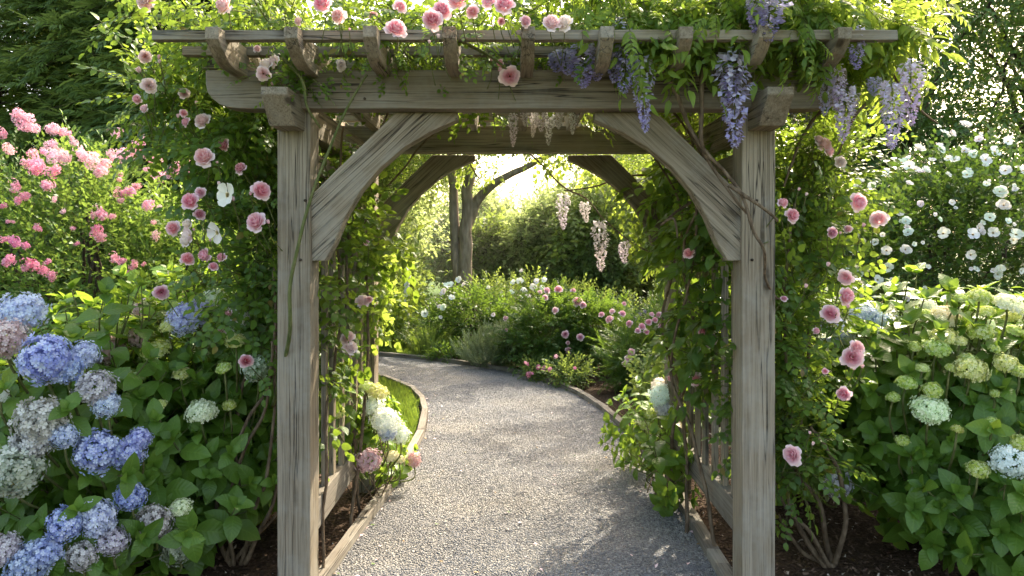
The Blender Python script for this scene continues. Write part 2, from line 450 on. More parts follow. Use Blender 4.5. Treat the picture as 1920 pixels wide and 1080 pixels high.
def rayhit(px, py, blobs, push=0.0):
    o = np.array([0, 0, CAMH]); d = np.array(W(px, py, 1.0)) - o; d /= np.linalg.norm(d)
    best = None
    for b in blobs:
        c = np.array(b[:3]); r = np.array(b[3:6])
        oo = (o - c) / r; dd = d / r
        A_, B_, C_ = dd @ dd, 2 * oo @ dd, oo @ oo - 1
        q = B_ * B_ - 4 * A_ * C_
        if q < 0:
            t = -B_ / (2 * A_); miss = True
        else: t = (-B_ - math.sqrt(q)) / (2 * A_); miss = False
        if t > 0 and (best is None or (miss, t) < best[:2]):
            p = o + d * t; nrm = (p - c) / (r * r); best = (miss, t, p, nrm / np.linalg.norm(nrm))
    miss, t, p, nrm = best
    return Vector(p) - Vector(d) * push, Vector(nrm), t

# ------------------------------------------------------------------ flowers (local +Z looks out of the flower)
def petal4(size, cup=.15, nseg=1):
    V, Fc, A = [(0, 0, 0)], [], [(0, 0, 0)]
    for k in range(4):
        a = k * math.pi / 2
        n = len(V)
        for (aa, rr, zz) in ((-.62, .55, .5), (-.42, 1.0, 1.2), (.42, 1.0, 1.0), (.62, .55, .4)):
            V.append((math.cos(a + aa) * rr * size, math.sin(a + aa) * rr * size, zz * cup * size)); A.append((0, rr, 0))
        Fc += [(0, n, n + 3), (n, n + 1, n + 3), (n + 1, n + 2, n + 3)]
    return T(V, Fc, A)
def fib(n, zmin):
    out = []
    for i in range(n):
        z = 1 - (1 - zmin) * (i + .5) / n; a = i * 2.39996
        s = math.sqrt(max(0, 1 - z * z)); out.append((math.cos(a) * s, math.sin(a) * s, z))
    return np.array(out)
def mophead(seed, n=120, zmin=-.75, flat=.85, fs=.17, lump=.2):
    rs = np.random.default_rng(seed)
    d = fib(n, zmin)
    d = unit(d + rs.normal(size=d.shape) * .05)
    rad = np.array([1 + lump * 2 * noise.noise(Vector(v * 2.2) + Vector((seed * 3, 0, 0))) for v in d]) * rs.uniform(.93, 1.06, n)
    P = d * rad[:, None] * np.array([1, 1, flat])
    t = scatter(petal4(1, .28), P, frames(np.cross(d, unit(rs.normal(size=d.shape))), d + rs.normal(size=d.shape) * .28), rs.uniform(.8, 1.2, n) * fs)
    t.A[:, 0] = np.repeat(rs.random(n) ** 1.3, 17)
    inner = []                                   # hidden florets closing the gaps
    Pi = P * .86
    inner = scatter(petal4(1, .1), Pi, frames(np.cross(d, unit(rs.normal(size=d.shape))), d), np.full(n, fs * 1.15))
    inner.A[:, 0] = 0; inner.A[:, 2] = .95
    return merge([t, inner])
def rose_t(seed, n=26, R0=1.0, H0=.80, opened=1.0):
    rs = random.Random(seed); V, A, Fc = [], [], []
    for k in range(n):
        t = (k + .5) / n; a = k * 2.39996 + rs.uniform(-.15, .15)
        Rt = (.12 + .88 * t ** .8) * R0; Ht = H0 * (1.05 - .62 * t * t * opened)
        w = (1.15 - .55 * t) * rs.uniform(.85, 1.1)
        n0 = len(V)
        for i in range(4):
            h = i / 3
            for j in range(5):
                s = (j - 2) / 2
                rr = Rt * (.25 + .75 * h ** .6) * (1 - .05 * s * s) + .03 * R0 * math.sin(j * 2.3 + k) * h
                zz = Ht * h ** 1.4 - (.34 * R0 * t ** 2 * h ** 5 * opened) - .12 * abs(s) ** 2 * h * H0 + .035 * R0 * math.sin(j * 3.1 + k * 1.7) * h - .2 * t
                ang = a + w * s * (.35 + .65 * math.sin(math.pi * min(1, h * .8 + .1)))
                V.append((math.cos(ang) * rr, math.sin(ang) * rr, zz)); A.append((1 - t, h, rs.random()))
        for i in range(3):
            for j in range(4):
                q = n0 + i * 5 + j
                Fc += [(q, q + 1, q + 6), (q, q + 6, q + 5)]
    return T(V, Fc, A)
def open_t(seed, n=5, rows=1, cup=.35):
    rs = random.Random(seed); V, A, Fc = [], [], []
    for row in range(rows):
        for k in range(n):
            a = k * 2 * math.pi / n + row * .6 + rs.uniform(-.12, .12); w = math.pi / n * 1.06; sc = (1 - .3 * row) * rs.uniform(.88, 1.08); c = cup * rs.uniform(.4, 1.5) + .25 * row
            n0 = len(V)
            for i in range(4):
                h = i / 3
                for j in range(4):
                    s = (j - 1.5) / 1.5
                    rr = sc * (h - .10 * s * s * h) ; ang = a + w * s * (.55 + .5 * math.sin(math.pi * min(1, h * .75)))
                    V.append((math.cos(ang) * rr, math.sin(ang) * rr, c * h ** 1.5 + .06 * math.sin(j * 2.5 + k * 2) * h)); A.append((rs.random(), h, 0))
            for i in range(3):
                for j in range(3):
                    q = n0 + i * 4 + j
                    Fc += [(q, q + 1, q + 5), (q, q + 5, q + 4)]
    for k in range(14):        # stamens
        a = rs.uniform(0, 6.28); r = rs.uniform(.02, .14); n0 = len(V)
        V += [(math.cos(a) * r, math.sin(a) * r, .02), (math.cos(a) * r + .03, math.sin(a) * r, .02), (math.cos(a) * r * 1.4, math.sin(a) * r * 1.4, .22)]; A += [(0, 0, 0)] * 3; Fc.append((n0, n0 + 1, n0 + 2))
    return T(V, Fc, A)
def raceme_t(seed, n=130, Wd=.19, pale=1):
    """hangs down from the origin, length 1"""
    rs = np.random.default_rng(seed)
    fl = T([(0, 0, 0), (-.5, .5, .25), (0, 1, .1), (.5, .5, .25), (-.35, .35, -.35), (0, .8, -.45), (.35, .35, -.35), (0, .35, .05)],
           [(0, 7, 1), (1, 7, 2), (7, 3, 2), (0, 3, 7), (0, 4, 5), (0, 5, 6)],
           [(0, 0, 0)] * 4 + [(1, 0, 0)] * 3 + [(.4, 0, 0)])
    h = (np.arange(n) + .5) / n; h = h ** .9
    a = np.arange(n) * 2.39996 + rs.normal(size=n) * .3
    r = Wd * (1 - h) ** .55 * np.minimum(1, .35 + h * 4) * rs.uniform(.45, 1.1, n)
    bx = .04 * np.sin(h * 3 + seed)
    P = np.stack([np.cos(a) * r + bx, np.sin(a) * r, -h + rs.normal(size=n) * .012], 1)
    D = np.stack([np.cos(a), np.sin(a), np.full(n, -.5)], 1) + rs.normal(size=(n, 3)) * .3
    t = scatter(fl, P, frames(D, np.tile([0, 0, 1.0], (n, 1)) + rs.normal(size=(n, 3)) * .3), (.105 * (1 - .55 * h)) * rs.uniform(.8, 1.25, n))
    t.A[:, 1] = np.repeat(h, 8)
    st = tube_t([(0, 0, .05), (.04 * math.sin(1 + seed), 0, -.35), (.04 * math.sin(2 + seed), 0, -.7), (.04 * math.sin(2.9 + seed), 0, -1)], [.012, .01, .007, .003], 3, 1)
    return merge([t, st])
def cluster_t(seed, n=170, balls=7, elong=1.0):
    rs = np.random.default_rng(seed)
    c = np.clip(rs.normal(size=(balls, 3)), -1.5, 1.5) * np.array([.29, .29, .29 * elong]); rr = rs.uniform(.3, .5, balls)
    k = rs.integers(0, balls, n); d = unit(rs.normal(size=(n, 3)))
    P = c[k] + d * rr[k][:, None]
    t = scatter(petal4(1, .5), P, frames(np.cross(d, unit(rs.normal(size=d.shape))), d + rs.normal(size=d.shape) * .5), rs.uniform(.09, .15, n))
    t.A[:, 0] = np.repeat(rs.random(n), 17)
    return t
ME = {}
ME['mop'] = [mesh_from(mophead(s, 125), "mophead", [M['mop']]) for s in range(4)]
ME['dome'] = [mesh_from(mophead(20 + s, 140, -.25, .68, .145, .16), "domed_head", [M['mop']]) for s in range(3)]
ME['rose'] = [mesh_from(rose_t(s), "rose_bloom", [M['rosep']]) for s in range(3)]
ME['bud'] = [mesh_from(rose_t(9 + s, 16, .62, 1.0, 0), "rose_bud", [M['rosep']]) for s in range(2)]
ME['open'] = [mesh_from(open_t(s, 5, 1 + s % 2), "open_bloom", [M['open']]) for s in range(3)]
ME['rac'] = [mesh_from(raceme_t(s), "raceme", [M['wisp'], M['cane2']]) for s in range(4)]
ME['clu'] = [mesh_from(cluster_t(s), "flower_cluster", [M['myrp']]) for s in range(4)]
for k in ('rose', 'bud', 'open'):
    for me in ME[k]: me.polygons.foreach_set("use_smooth", [True] * len(me.polygons))
def bloom(kind, name, p, n, size, color, parent, label=None, spin=None, zs=1.0):
    me = random.choice(ME[kind])
    o = bpy.data.objects.new(name, me); link(o, parent)
    o.location = Vector(p) - Vector(parent.location)
    n = Vector(n).normalized()
    o.rotation_mode = 'QUATERNION'
    from mathutils import Quaternion
    o.rotation_quaternion = n.to_track_quat('Z', 'Y') @ Quaternion((0, 0, 1), random.uniform(0, 6.28) if spin is None else spin)
    o.scale = (size * random.uniform(.88, 1.06), size * random.uniform(.9, 1.04), size * zs * random.uniform(.85, 1.08)); o.color = (*color, 1)
    if label: o["label"] = label
    return o
CB = dict(B=(.38, .49, .74), b=(.52, .61, .80), L=(.56, .61, .80), G=(.52, .46, .46), g=(.55, .52, .55), P=(.66, .44, .46), C=(.80, .83, .54),
          Y=(.50, .60, .08), y=(.66, .72, .20), S=(.38, .46, .32), W=(.88, .90, .82))
RC = dict(p=(.90, .36, .47), q=(.92, .50, .57), w=(.92, .84, .78), v=(.92, .66, .64), c=(.62, .03, .13), m=(.72, .20, .36))

# ------------------------------------------------------------------ timber
def prism(name, outline, th, mat, parent=None, loc=(0, 0, 0), rot=(0, 0, 0), bevel=.005, seg=.09, jit=.0012, label=None):
    """closed outline in local X-Z, thickness th centred on local Y"""
    pts = []
    n = len(outline)
    for i in range(n):
        a, b = Vector(outline[i]), Vector(outline[(i + 1) % n])
        k = max(1, int((b - a).length / seg))
        for j in range(k): pts.append(a + (b - a) * j / k)
    bm = bmesh.new()
    f = [bm.verts.new((p[0] + random.uniform(-jit, jit), -th / 2, p[1] + random.uniform(-jit, jit))) for p in pts]
    b = [bm.verts.new((v.co.x, th / 2, v.co.z)) for v in f]
    m = len(pts)
    F1 = bm.faces.new(f); F2 = bm.faces.new(b[::-1])
    for i in range(m): bm.faces.new((f[(i + 1) % m], f[i], b[i], b[(i + 1) % m]))
    bmesh.ops.recalc_face_normals(bm, faces=bm.faces)
    sharp = [e for e in bm.edges if len(e.link_faces) == 2 and e.calc_face_angle(0) > .45]
    bmesh.ops.bevel(bm, geom=sharp, offset=bevel, segments=2, affect='EDGES', profile=.6)
    for v in bm.verts: v.co += Vector((0, random.uniform(-jit, jit) * .5, 0))
    bmesh.ops.triangulate(bm, faces=[q for q in bm.faces if len(q.verts) > 4])
    me = bpy.data.meshes.new(name); bm.to_mesh(me); bm.free(); me.materials.append(mat)
    o = bpy.data.objects.new(name, me); o.location = loc; o.rotation_euler = rot
    put(o, parent)
    if label: o["label"] = label
    return o
def bar(name, L, w, h, mat, parent, loc, rot=(0, 0, 0), **k):  # local X length, Y width, Z height, centred
    return prism(name, [(-L / 2, -h / 2), (L / 2, -h / 2), (L / 2, h / 2), (-L / 2, h / 2)], w, mat, parent, loc, rot, **k)
UP = (0, R(-90), 0)              # local X -> world Z
DEEP = (0, 0, R(90))             # local X -> world Y
ACX = .06; YF, YR = 3.17, 4.62; PW = .14
arbor = thing("garden_arbor", "weathered timber garden arbor with curved braces and slatted roof spanning the gravel path", "arbor", (ACX, 3.9, 0))
for sx in (-1, 1):
    for y in (YF, YR):
        o = bar("post", 2.26, PW, PW, M['wood'], arbor, (ACX + sx * .98, y, 1.12), UP, bevel=.006)
# main beams with scooped ends
def scooped(hl, top, bot, end=.06, run=.14):
    return [(-hl, top), (-hl, top - end)] + [(-hl + run * (1 - math.cos(a)), top - end - (top - end - bot) * math.sin(a)) for a in [i * math.pi / 2 / 5 for i in range(1, 5)]] + \
           [(-hl + run, bot), (hl - run, bot)] + [(hl - run * (1 - math.cos(a)), top - end - (top - end - bot) * math.sin(a)) for a in [i * math.pi / 2 / 5 for i in range(4, 0, -1)]] + [(hl, top - end), (hl, top)]
for y in (3.10, 4.50): prism("beam", scooped(1.33, .08, -.08), .10, M['wood'], arbor, (ACX, y, 2.178), bevel=.006)
# side beams running front to back, their tails showing below the front beam
for sx in (-1, 1):
    hl = 1.04; tp, bt = .07, -.066
    ol = [(-hl, tp), (-hl + .0, tp - .03), (-hl + .10, bt), (hl - .10, bt), (hl, tp - .03), (hl, tp)]
    prism("side_beam", ol, .105, M['wood'], arbor, (ACX + sx * .985, 3.90, 2.078), DEEP)
# rafters
for i in range(9):
    x = ACX + .295 * (i - 4); hl = 1.12; tp = .06
    arc = [(-hl, tp), (-hl, tp - .045)] + [(-hl + .19 * t, tp - .045 - .075 * t ** 1.0 - .022 * math.sin(math.pi * t)) for t in (.15, .3, .45, .6, .75, .9)] + [(-hl + .20, -.06)]
    ol = arc + [(-x_, z_) for x_, z_ in arc[::-1]]
    prism("rafter", ol, .052, M['wood'], arbor, (x, 3.86 + random.uniform(-.006, .006), 2.288 + random.uniform(-.003, .003)), DEEP, bevel=.004)
# roof slats
for k in range(10):
    y = 2.83 + .225 * k
    bar("roof_slat", 2.84 + random.uniform(-.02, .02), .042, .038, M['wood'], arbor, (ACX + random.uniform(-.012, .012), y, 2.334), (0, 0, random.uniform(-.004, .004)), bevel=.003)
# curved braces
def brace_outline():
    # corner at (0,0) = inner post face / beam underside; x away from post, z down is negative
    outer = [(-.012, -.36), (.355, .0)]
    inner = [(.62, .0), (.62, -.03), (.50, -.085), (.39, -.15), (.29, -.235), (.205, -.335), (.14, -.45), (.095, -.56), (.055, -.63), (-.012, -.63)]
    return outer + inner
def mirror(ol): return [(-x, z) for x, z in ol[::-1]]
for y in (3.165, 4.60):
    for sx in (-1, 1):
        ol = brace_outline()
        c = (.25, -.27)
        ang = R(43)
        if sx == 1: ol = mirror(ol); c = (-.25, -.27); ang = -ang
        ca, sa = math.cos(-ang), math.sin(-ang)
        loc2 = [((x - c[0]) * ca - (z - c[1]) * sa, (x - c[0]) * sa + (z - c[1]) * ca) for x, z in ol]
        prism("curved_brace", loc2, .085, M['wood'], arbor, (ACX + sx * .91 + c[0], y, 2.096 + c[1]), (0, -ang, 0), bevel=.006, seg=.07)
# slatted side panels
for sx in (-1, 1):
    pn = thing("side_panel", None, None, (ACX + sx * .98, 3.895, 0)); pn.parent = arbor; pn.location = (sx * .98, -.005, 0)
    def child(o):
        o.parent = pn; o.location = Vector(o.location) - Vector((ACX + sx * .98, 3.895, 0)); return o
    for z, h in ((.31, .14), (1.90, .09)): child(bar("rail", 1.325, .05, h, M['wood2'] if z < 1 else M['wood'], None, (ACX + sx * .965, 3.895, z), DEEP))
    for k in range(7):
        y = 3.38 + .17 * k
        child(bar("slat", 1.56, .024, .05, M['wood'], None, (ACX + sx * .965 + random.uniform(-.004, .004), y, 1.115), (0, R(-90), R(90)), bevel=.003))
# bolt heads
for sx in (-1, 1):
    for (dx, z) in ((.0, 1.47), (.02, 1.72)):
        t = tube_t([(0, .004, 0), (0, -.007, 0)], .006, 8)
        o = obj_from(T(t.V + np.array([ACX + sx * .95 + dx, 3.10, z]), t.F, t.A, t.M), "bolt_head", [M['bark2']], None)
        o.parent = arbor; o.location = -Vector(arbor.location)
for x in (-.69 + .06, -.58):
    t = tube_t([(0, .004, 0), (0, -.006, 0)], .0055, 8)
    o = obj_from(T(t.V + np.array([x - .03, 3.05, 2.138]), t.F, t.A, t.M), "bolt_head", [M['bark2']], None); o.parent = arbor; o.location = -Vector(arbor.location)

# ------------------------------------------------------------------ ground
hz = N("sunlit_haze"); pv = hz.n.new("ShaderNodeVolumeScatter"); pv.inputs['Density'].default_value = .0045; pv.inputs['Anisotropy'].default_value = .55
pv.inputs['Color'].default_value = (1, .96, .84, 1); oo = hz.n.new("ShaderNodeOutputMaterial"); hz.lk(pv.outputs[0], oo.inputs['Volume'])
hb = bmesh.new(); bmesh.ops.create_cube(hb, size=1.0); hm = bpy.data.meshes.new("haze"); hb.to_mesh(hm); hb.free(); hm.materials.append(hz.m)
ho = link(bpy.data.objects.new("haze", hm)); ho.location = (0, 38, 6.1); ho.scale = (110, 52, 12)
tag(ho, "thin warm sunlit haze hanging over the far end of the garden", "haze", kind="stuff")
def sheet(name, pts, z, mat, grid=0):
    bm = bmesh.new(); bm.faces.new([bm.verts.new((x, y, z)) for x, y in pts])
    if grid: pass
    bmesh.ops.triangulate(bm, faces=bm.faces[:])
    me = bpy.data.meshes.new(name); bm.to_mesh(me); bm.free(); me.materials.append(mat)
    return tag(link(bpy.data.objects.new(name, me)), kind="structure")
def soil_mat():
    g = N("bark_mulch"); co = g.coords('Object')
    a = g.noise(co, 9, 5, .7); b = g.noise(co, 60, 4, .7)
    v = g.node("ShaderNodeTexVoronoi", i_Scale=45.0); g.lk(co, v.inputs['Vector'])
    c = g.mix(g.mapr(a, .3, .7), (.035, .022, .014), (.09, .058, .038)); c = g.mix(g.mapr(b, .45, .75, 0, .7), c, (.16, .11, .075))
    return g.out(g.bsdf(c, .9, g.bump(g.math('ADD', v.outputs[0], b), 1.0, .03), .1))
def gravel_mat(name, stones=False):
    g = N(name); co = g.coords('Object')
    v = g.node("ShaderNodeTexVoronoi", i_Scale=82.0 if not stones else 60.0); g.lk(co, v.inputs['Vector'])
    sp = g.node("ShaderNodeSeparateXYZ"); g.lk(v.outputs['Color'], sp.inputs[0])
    ra = g.n.new("ShaderNodeValToRGB"); g.lk(sp.outputs[0], ra.inputs[0])
    el = ra.color_ramp.elements; el[0].position = 0; el[0].color = (.12, .12, .125, 1); el[1].position = 1; el[1].color = (.62, .60, .56, 1)
    for p, c in ((.3, (.24, .24, .25)), (.6, (.34, .34, .35)), (.85, (.42, .40, .37))):
        e = el.new(p); e.color = (*c, 1)
    c = ra.outputs[0]
    big = g.noise(co, 1.1, 5, .65)
    c = g.mix(.38, c, (.26, .265, .28)); c = g.mix(g.mapr(big, .46, .66, 0, .5), c, (.36, .33, .28))
    wr = g.noise(co, .55, 3, .6); cw = g.node('ShaderNodeCombineXYZ'); wv = g.mapr(wr, .35, .65, .80, 1.14)
    for i in range(3): g.lk(wv, cw.inputs[i])
    c = g.mix(1.0, c, cw.outputs[0], 'MULTIPLY')
    h = g.math('SUBTRACT', 1.0, v.outputs['Distance'])
    if not stones:
        c = g.mix(g.mapr(v.outputs['Distance'], .35, .7, 0, .75), c, (.10, .095, .09))
    return g.out(g.bsdf(c, .85, g.bump(h, .9 if not stones else .2, .02), .2))
def lawn_mat():
    g = N("lawn_soil"); co = g.coords('Object'); a = g.noise(co, 2, 4); b = g.noise(co, 60, 3)
    c = g.mix(a, (.035, .075, .012), (.08, .14, .02)); c = g.mix(g.mapr(b, .4, .7, 0, .5), c, (.02, .045, .01))
    return g.out(g.bsdf(c, .9, g.bump(b, .6, .02), .1))
M['soil'] = soil_mat(); M['gravel'] = gravel_mat("gravel_bed"); M['stone'] = gravel_mat("gravel_stone", True); M['lawn'] = lawn_mat()
sheet("ground", [(-250, -60), (250, -60), (250, 450), (-250, 450)], 0, M['lawn'])
sheet("soil", [(-9, -3), (9, -3), (11, 16), (-9, 16)], .004, M['soil'])
def dense(pts, step=.12):
    c = curve_pts([(x, y, 0) for x, y in pts], 12); out = [c[0]]
    for p in c[1:]:
        if (p - out[-1]).length >= step: out.append(p)
    return out
LE = dense([(-.93, -2.5), (-.90, 0), (-.87, 2.2), (-.825, 3.41), (-.745, 4.5), (-.715, 5.2), (-.71, 6.0), (-.79, 6.9), (-.98, 7.65), (-1.28, 8.25), (-1.75, 8.75), (-2.6, 9.2), (-4.2, 9.7), (-7, 10.3), (-10, 10.9)])
RE = dense([(.95, -2.5), (.95, 0), (.945, 2.2), (.945, 3.41), (.97, 4.4), (.955, 5.38), (.90, 6.2), (.72, 7.35), (.36, 8.30), (-.06, 8.95), (-.55, 9.45), (-1.15, 9.9), (-1.95, 10.35), (-3.4, 10.9), (-6.5, 11.7), (-10, 12.6)])
def resamp(P, n):
    L = [0]
    for a, b in zip(P, P[1:]): L.append(L[-1] + (b - a).length)
    out = []; j = 0
    for i in range(n):
        s = L[-1] * i / (n - 1)
        while j < len(L) - 2 and L[j + 1] < s: j += 1
        t = (s - L[j]) / max(1e-6, L[j + 1] - L[j]); out.append(P[j] + (P[j + 1] - P[j]) * min(1, t))
    return out
NL = 140; NC = 12
LR, RR = resamp(LE, NL), resamp(RE, NL)
def pathpt(u, v):                # u 0..1 along, v 0..1 across
    i = min(NL - 2, int(u * (NL - 1))); t = u * (NL - 1) - i
    a = LR[i] + (LR[i + 1] - LR[i]) * t; b = RR[i] + (RR[i + 1] - RR[i]) * t
    p = a + (b - a) * v
    z = .012 + .018 * math.sin(math.pi * v) + .012 * noise.noise(Vector((p.x * 1.7, p.y * 1.7, 0)))
    return p.x, p.y, z
V = [pathpt(i / (NL - 1), j / NC) for i in range(NL) for j in range(NC + 1)]
Fq = [(i * (NC + 1) + j, i * (NC + 1) + j + 1, (i + 1) * (NC + 1) + j + 1, (i + 1) * (NC + 1) + j) for i in range(NL - 1) for j in range(NC)]
me = bpy.data.meshes.new("gravel_path"); me.from_pydata(V, [], Fq); me.materials.append(M['gravel'])
me.polygons.foreach_set("use_smooth", [True] * len(me.polygons))
tag(link(bpy.data.objects.new("gravel_path", me)), kind="structure")
# loose stones on the path
def stone_t(seed):
    rs = np.random.default_rng(seed)
    v = np.array([(1, 0, 0), (-1, 0, 0), (0, 1, 0), (0, -1, 0), (0, 0, 1), (0, 0, -1), (.6, .6, .4), (-.6, -.5, .5)], float) * rs.uniform(.7, 1.15, (8, 1)) * np.array([1, .8, .6])
    bm = bmesh.new(); [bm.verts.new(p) for p in v]; bmesh.ops.convex_hull(bm, input=bm.verts)
    bmesh.ops.triangulate(bm, faces=bm.faces[:]); bm.verts.index_update()
    t = T([x.co[:] for x in bm.verts], [[q.index for q in f.verts] for f in bm.faces], [(0, 0, 0)] * len(bm.verts)); bm.free(); return t
ST = [stone_t(s) for s in range(5)]
def scatter_flat(name, temps, P, S, mats, tilt=.5, dens=None):
    P = np.array(P); n = len(P); idx = rng.integers(0, len(temps), n); ts = []
    for j, t in enumerate(temps):
        k = idx == j; m = int(k.sum())
        if m: ts.append(scatter(t, P[k], frames(np.stack([rng.normal(size=m), rng.normal(size=m), rng.normal(size=m) * tilt * .5], 1), np.array([0, 0, 1.0]) + rdir(m) * tilt), np.array(S)[k]))
    return obj_from(merge(ts), name, mats, None)
P, S = [], []
for i in range(95000):
    # denser near the camera
    y = 2.7 + 5.5 * random.random() ** 1.7
    v = random.random()
    # find u from y (first stretch of the path is almost straight)
    P.append((y, v)); 
ys = np.array([(LR[i].y + RR[i].y) / 2 for i in range(NL)])
PP = []
for y, v in P:
    u = float(np.interp(y, ys[:100], np.arange(100))) / (NL - 1)
    s = random.uniform(.0024, .0056) * (1.5 if random.random() < .04 else 1)
    x_, y_, z_ = pathpt(u, v); PP.append((x_, y_, z_ + s * .3)); S.append(s)
tag(scatter_flat("gravel", ST, PP, S, [M['stone']], .8), "loose grey and pale gravel stones covering the curving path", "gravel", kind="stuff")
# bark chips, dry leaves on the soil
P, S = [], []
for i in range(9000):
    x = random.choice((-1, 1)) * random.uniform(.8, 2.6) + ACX; y = random.uniform(3.0, 6.2)
    if abs(x) < .99 and random.random() < .2: continue
    P.append((x, y, .008)); S.append(random.uniform(.4, 1.3))
for i in range(7000):
    a = random.random(); j = int(a * (len(RE) - 1)); p = RE[j]
    q = p + Vector((random.uniform(.05, 1.1), random.uniform(.0, .7), 0)); P.append((q.x, q.y, .008)); S.append(random.uniform(.5, 1.2))
P2 = [(p, s) for p, s in zip(P, S) if not (-.78 < p[0] < .95 and p[1] < 6)]
chip = T([(-.010, -.004, 0), (.012, -.003, .003), (.010, .004, 0), (-.011, .005, .004)], [(0, 1, 2), (0, 2, 3)], [(0, 0, 0)] * 4)
g = N("bark_chip"); at = g.node("ShaderNodeAttribute", attribute_name="leaf"); sp = g.node("ShaderNodeSeparateXYZ"); g.lk(at.outputs['Vector'], sp.inputs[0])
c = g.mix(sp.outputs[2], (.05, .03, .02), (.17, .11, .075)); c = g.mix(g.math('GREATER_THAN', sp.outputs[2], .93), c, (.5, .42, .34))
M['chip'] = g.out(g.bsdf(c, .85))
tag(scatter_flat("bark_mulch", [chip], [p for p, s in P2], [s for p, s in P2], [M['chip']], .6), "brown bark chips and dry bits strewn over the flower beds", "mulch", kind="stuff")
# stones that rolled onto and over the edging
P, S = [], []
for i in range(1600):
    E = random.choice((LE, RE)); e = E[random.randrange(int(len(E) * .62))]; sg = -1 if E is LE else 1
    P.append((e.x + sg * abs(random.gauss(0, .05)), e.y + random.uniform(-.06, .06), .010 if random.random() < .5 else .008)); S.append(random.uniform(.003, .008))
P = [(x, y, z) for x, y, z in P]
tag(scatter_flat("spilled_gravel", ST, [p for p in P if p[1] > 2.6], [s for s, p in zip(S, P) if p[1] > 2.6], [M['stone']], .8), "stray gravel stones spilled onto the soil beside the edging boards", "gravel", kind="stuff")
# petals and leaves dropped on the path
lp = leaf_small(.035, .02, .1, .1); Pp, Sp = [], []
for i in range(230):
    y = 2.9 + 6 * random.random() ** 1.5; v = random.random(); v = v if random.random() < .4 else (random.choice((0, 1)) + random.gauss(0, .10))
    v = min(.99, max(.01, v)); u = float(np.interp(y, ys[:100], np.arange(100))) / (NL - 1); x_, y_, z_ = pathpt(u, v); Pp.append((x_, y_, z_ + .009)); Sp.append(random.uniform(.3, 1.0))
g = N("fallen_bits"); at = g.node("ShaderNodeAttribute", attribute_name="leaf"); sp = g.node("ShaderNodeSeparateXYZ"); g.lk(at.outputs['Vector'], sp.inputs[0])
c = g.mix(g.math('GREATER_THAN', sp.outputs[2], .5), (.75, .55, .55), (.28, .19, .09)); c = g.mix(g.math('GREATER_THAN', sp.outputs[2], .8), c, (.10, .16, .04))
M['fallen'] = g.out(g.bsdf(c, .7))
tag(scatter_flat("fallen_petals", [lp], Pp, Sp, [M['fallen']], .4), "pale petals and small dry leaves dropped along the gravel path", "petals", kind="stuff")
# edging boards
def edging(name, P, label, mat, w, h, lmin, lmax, y0, y1, side):
    o = thing(name, label, "edging", (P[0].x, 3.4, 0))
    pts = [p for p in P if y0 <= p.y <= y1]
    i = 0
    while i < len(pts) - 2:
        cur = 0; j = i; L = random.uniform(lmin, lmax)
        while j < len(pts) - 1 and (pts[j + 1] - pts[i]).length < L: j += 1
        if j == i: j += 1
        a, b = pts[i], pts[j]; d = (b - a); m = (a + b) / 2; nrm = Vector((-d.y, d.x, 0)).normalized() * side * w / 2
        bar("board", d.length + .012, w, h, mat, o, (m.x + nrm.x, m.y + nrm.y, h / 2 - .012 + random.uniform(-.003, .003)), (0, random.uniform(-.004, .004), math.atan2(d.y, d.x)), bevel=.004)
        i = j
    return o
edging("path_edging", LE, "pale timber edging boards along the inner bend of the gravel path beside the lawn", M['wood2'], .055, .075, .45, .9, 2.2, 10.6, 1)
edging("path_edging", RE, "low grey sectioned edging along the outer bend of the path by the flower border", M['wood2'], .062, .07, .24, .42, 2.2, 12, -1)
# lawn
def inlawn(x, y):
    e = float(np.interp(y, [p.y for p in LE], [p.x for p in LE]))
    return x < e - .09
lawn_poly = [(p.x - .08, p.y) for p in LE if 5.1 < p.y < 10.2] ; lawn_poly = [(-1.7, 5.1)] + lawn_poly + [(-9, 10.2), (-9, 6.2), (-2.6, 6.0)]
sheet("lawn", lawn_poly, .010, M['lawn'])
blade = T([(-.0022, 0, 0), (.0022, 0, 0), (.0015, .006, .032), (0, .016, .06)], [(0, 1, 2), (0, 2, 3)], [(-1, 0, 0), (1, 0, 0), (1, .5, 0), (0, 1, 0)])
tuft = scatter(blade, rng.normal(size=(9, 3)) * np.array([.02, .02, 0]), frames(np.column_stack([rng.normal(size=9), rng.normal(size=9), np.zeros(9)]), np.tile([0, 0, 1.0], (9, 1)) + rdir(9) * .3), rng.uniform(.6, 1.2, 9))
P = []
while len(P) < 9000:
    x, y = random.uniform(-3.2, -.7), random.uniform(5.1, 9.3)
    if inlawn(x, y): P.append((x, y, .01))
fl2 = [(-8, 10.9 + 1.6), (-8, 16), (-.9, 16), (-1.1, 10.3), (-2.0, 10.55), (-3.4, 11.1), (-6.5, 11.9)]
sheet("lawn_beyond", fl2, .010, M['lawn'])
for i in range(5000):
    x, y = random.uniform(-4.5, -.9), random.uniform(10.4, 13.5)
    if y > np.interp(x, [-6.5, -3.4, -2.0, -1.1], [11.9, 11.1, 10.55, 10.3]) + .05: P.append((x, y, .01))
tag(scatter_flat("grass", [tuft], P, rng.uniform(.7, 1.3, len(P)), [M['grass']], .1), "bright green mown grass in the bend of the path and beyond it", "grass", kind="stuff")

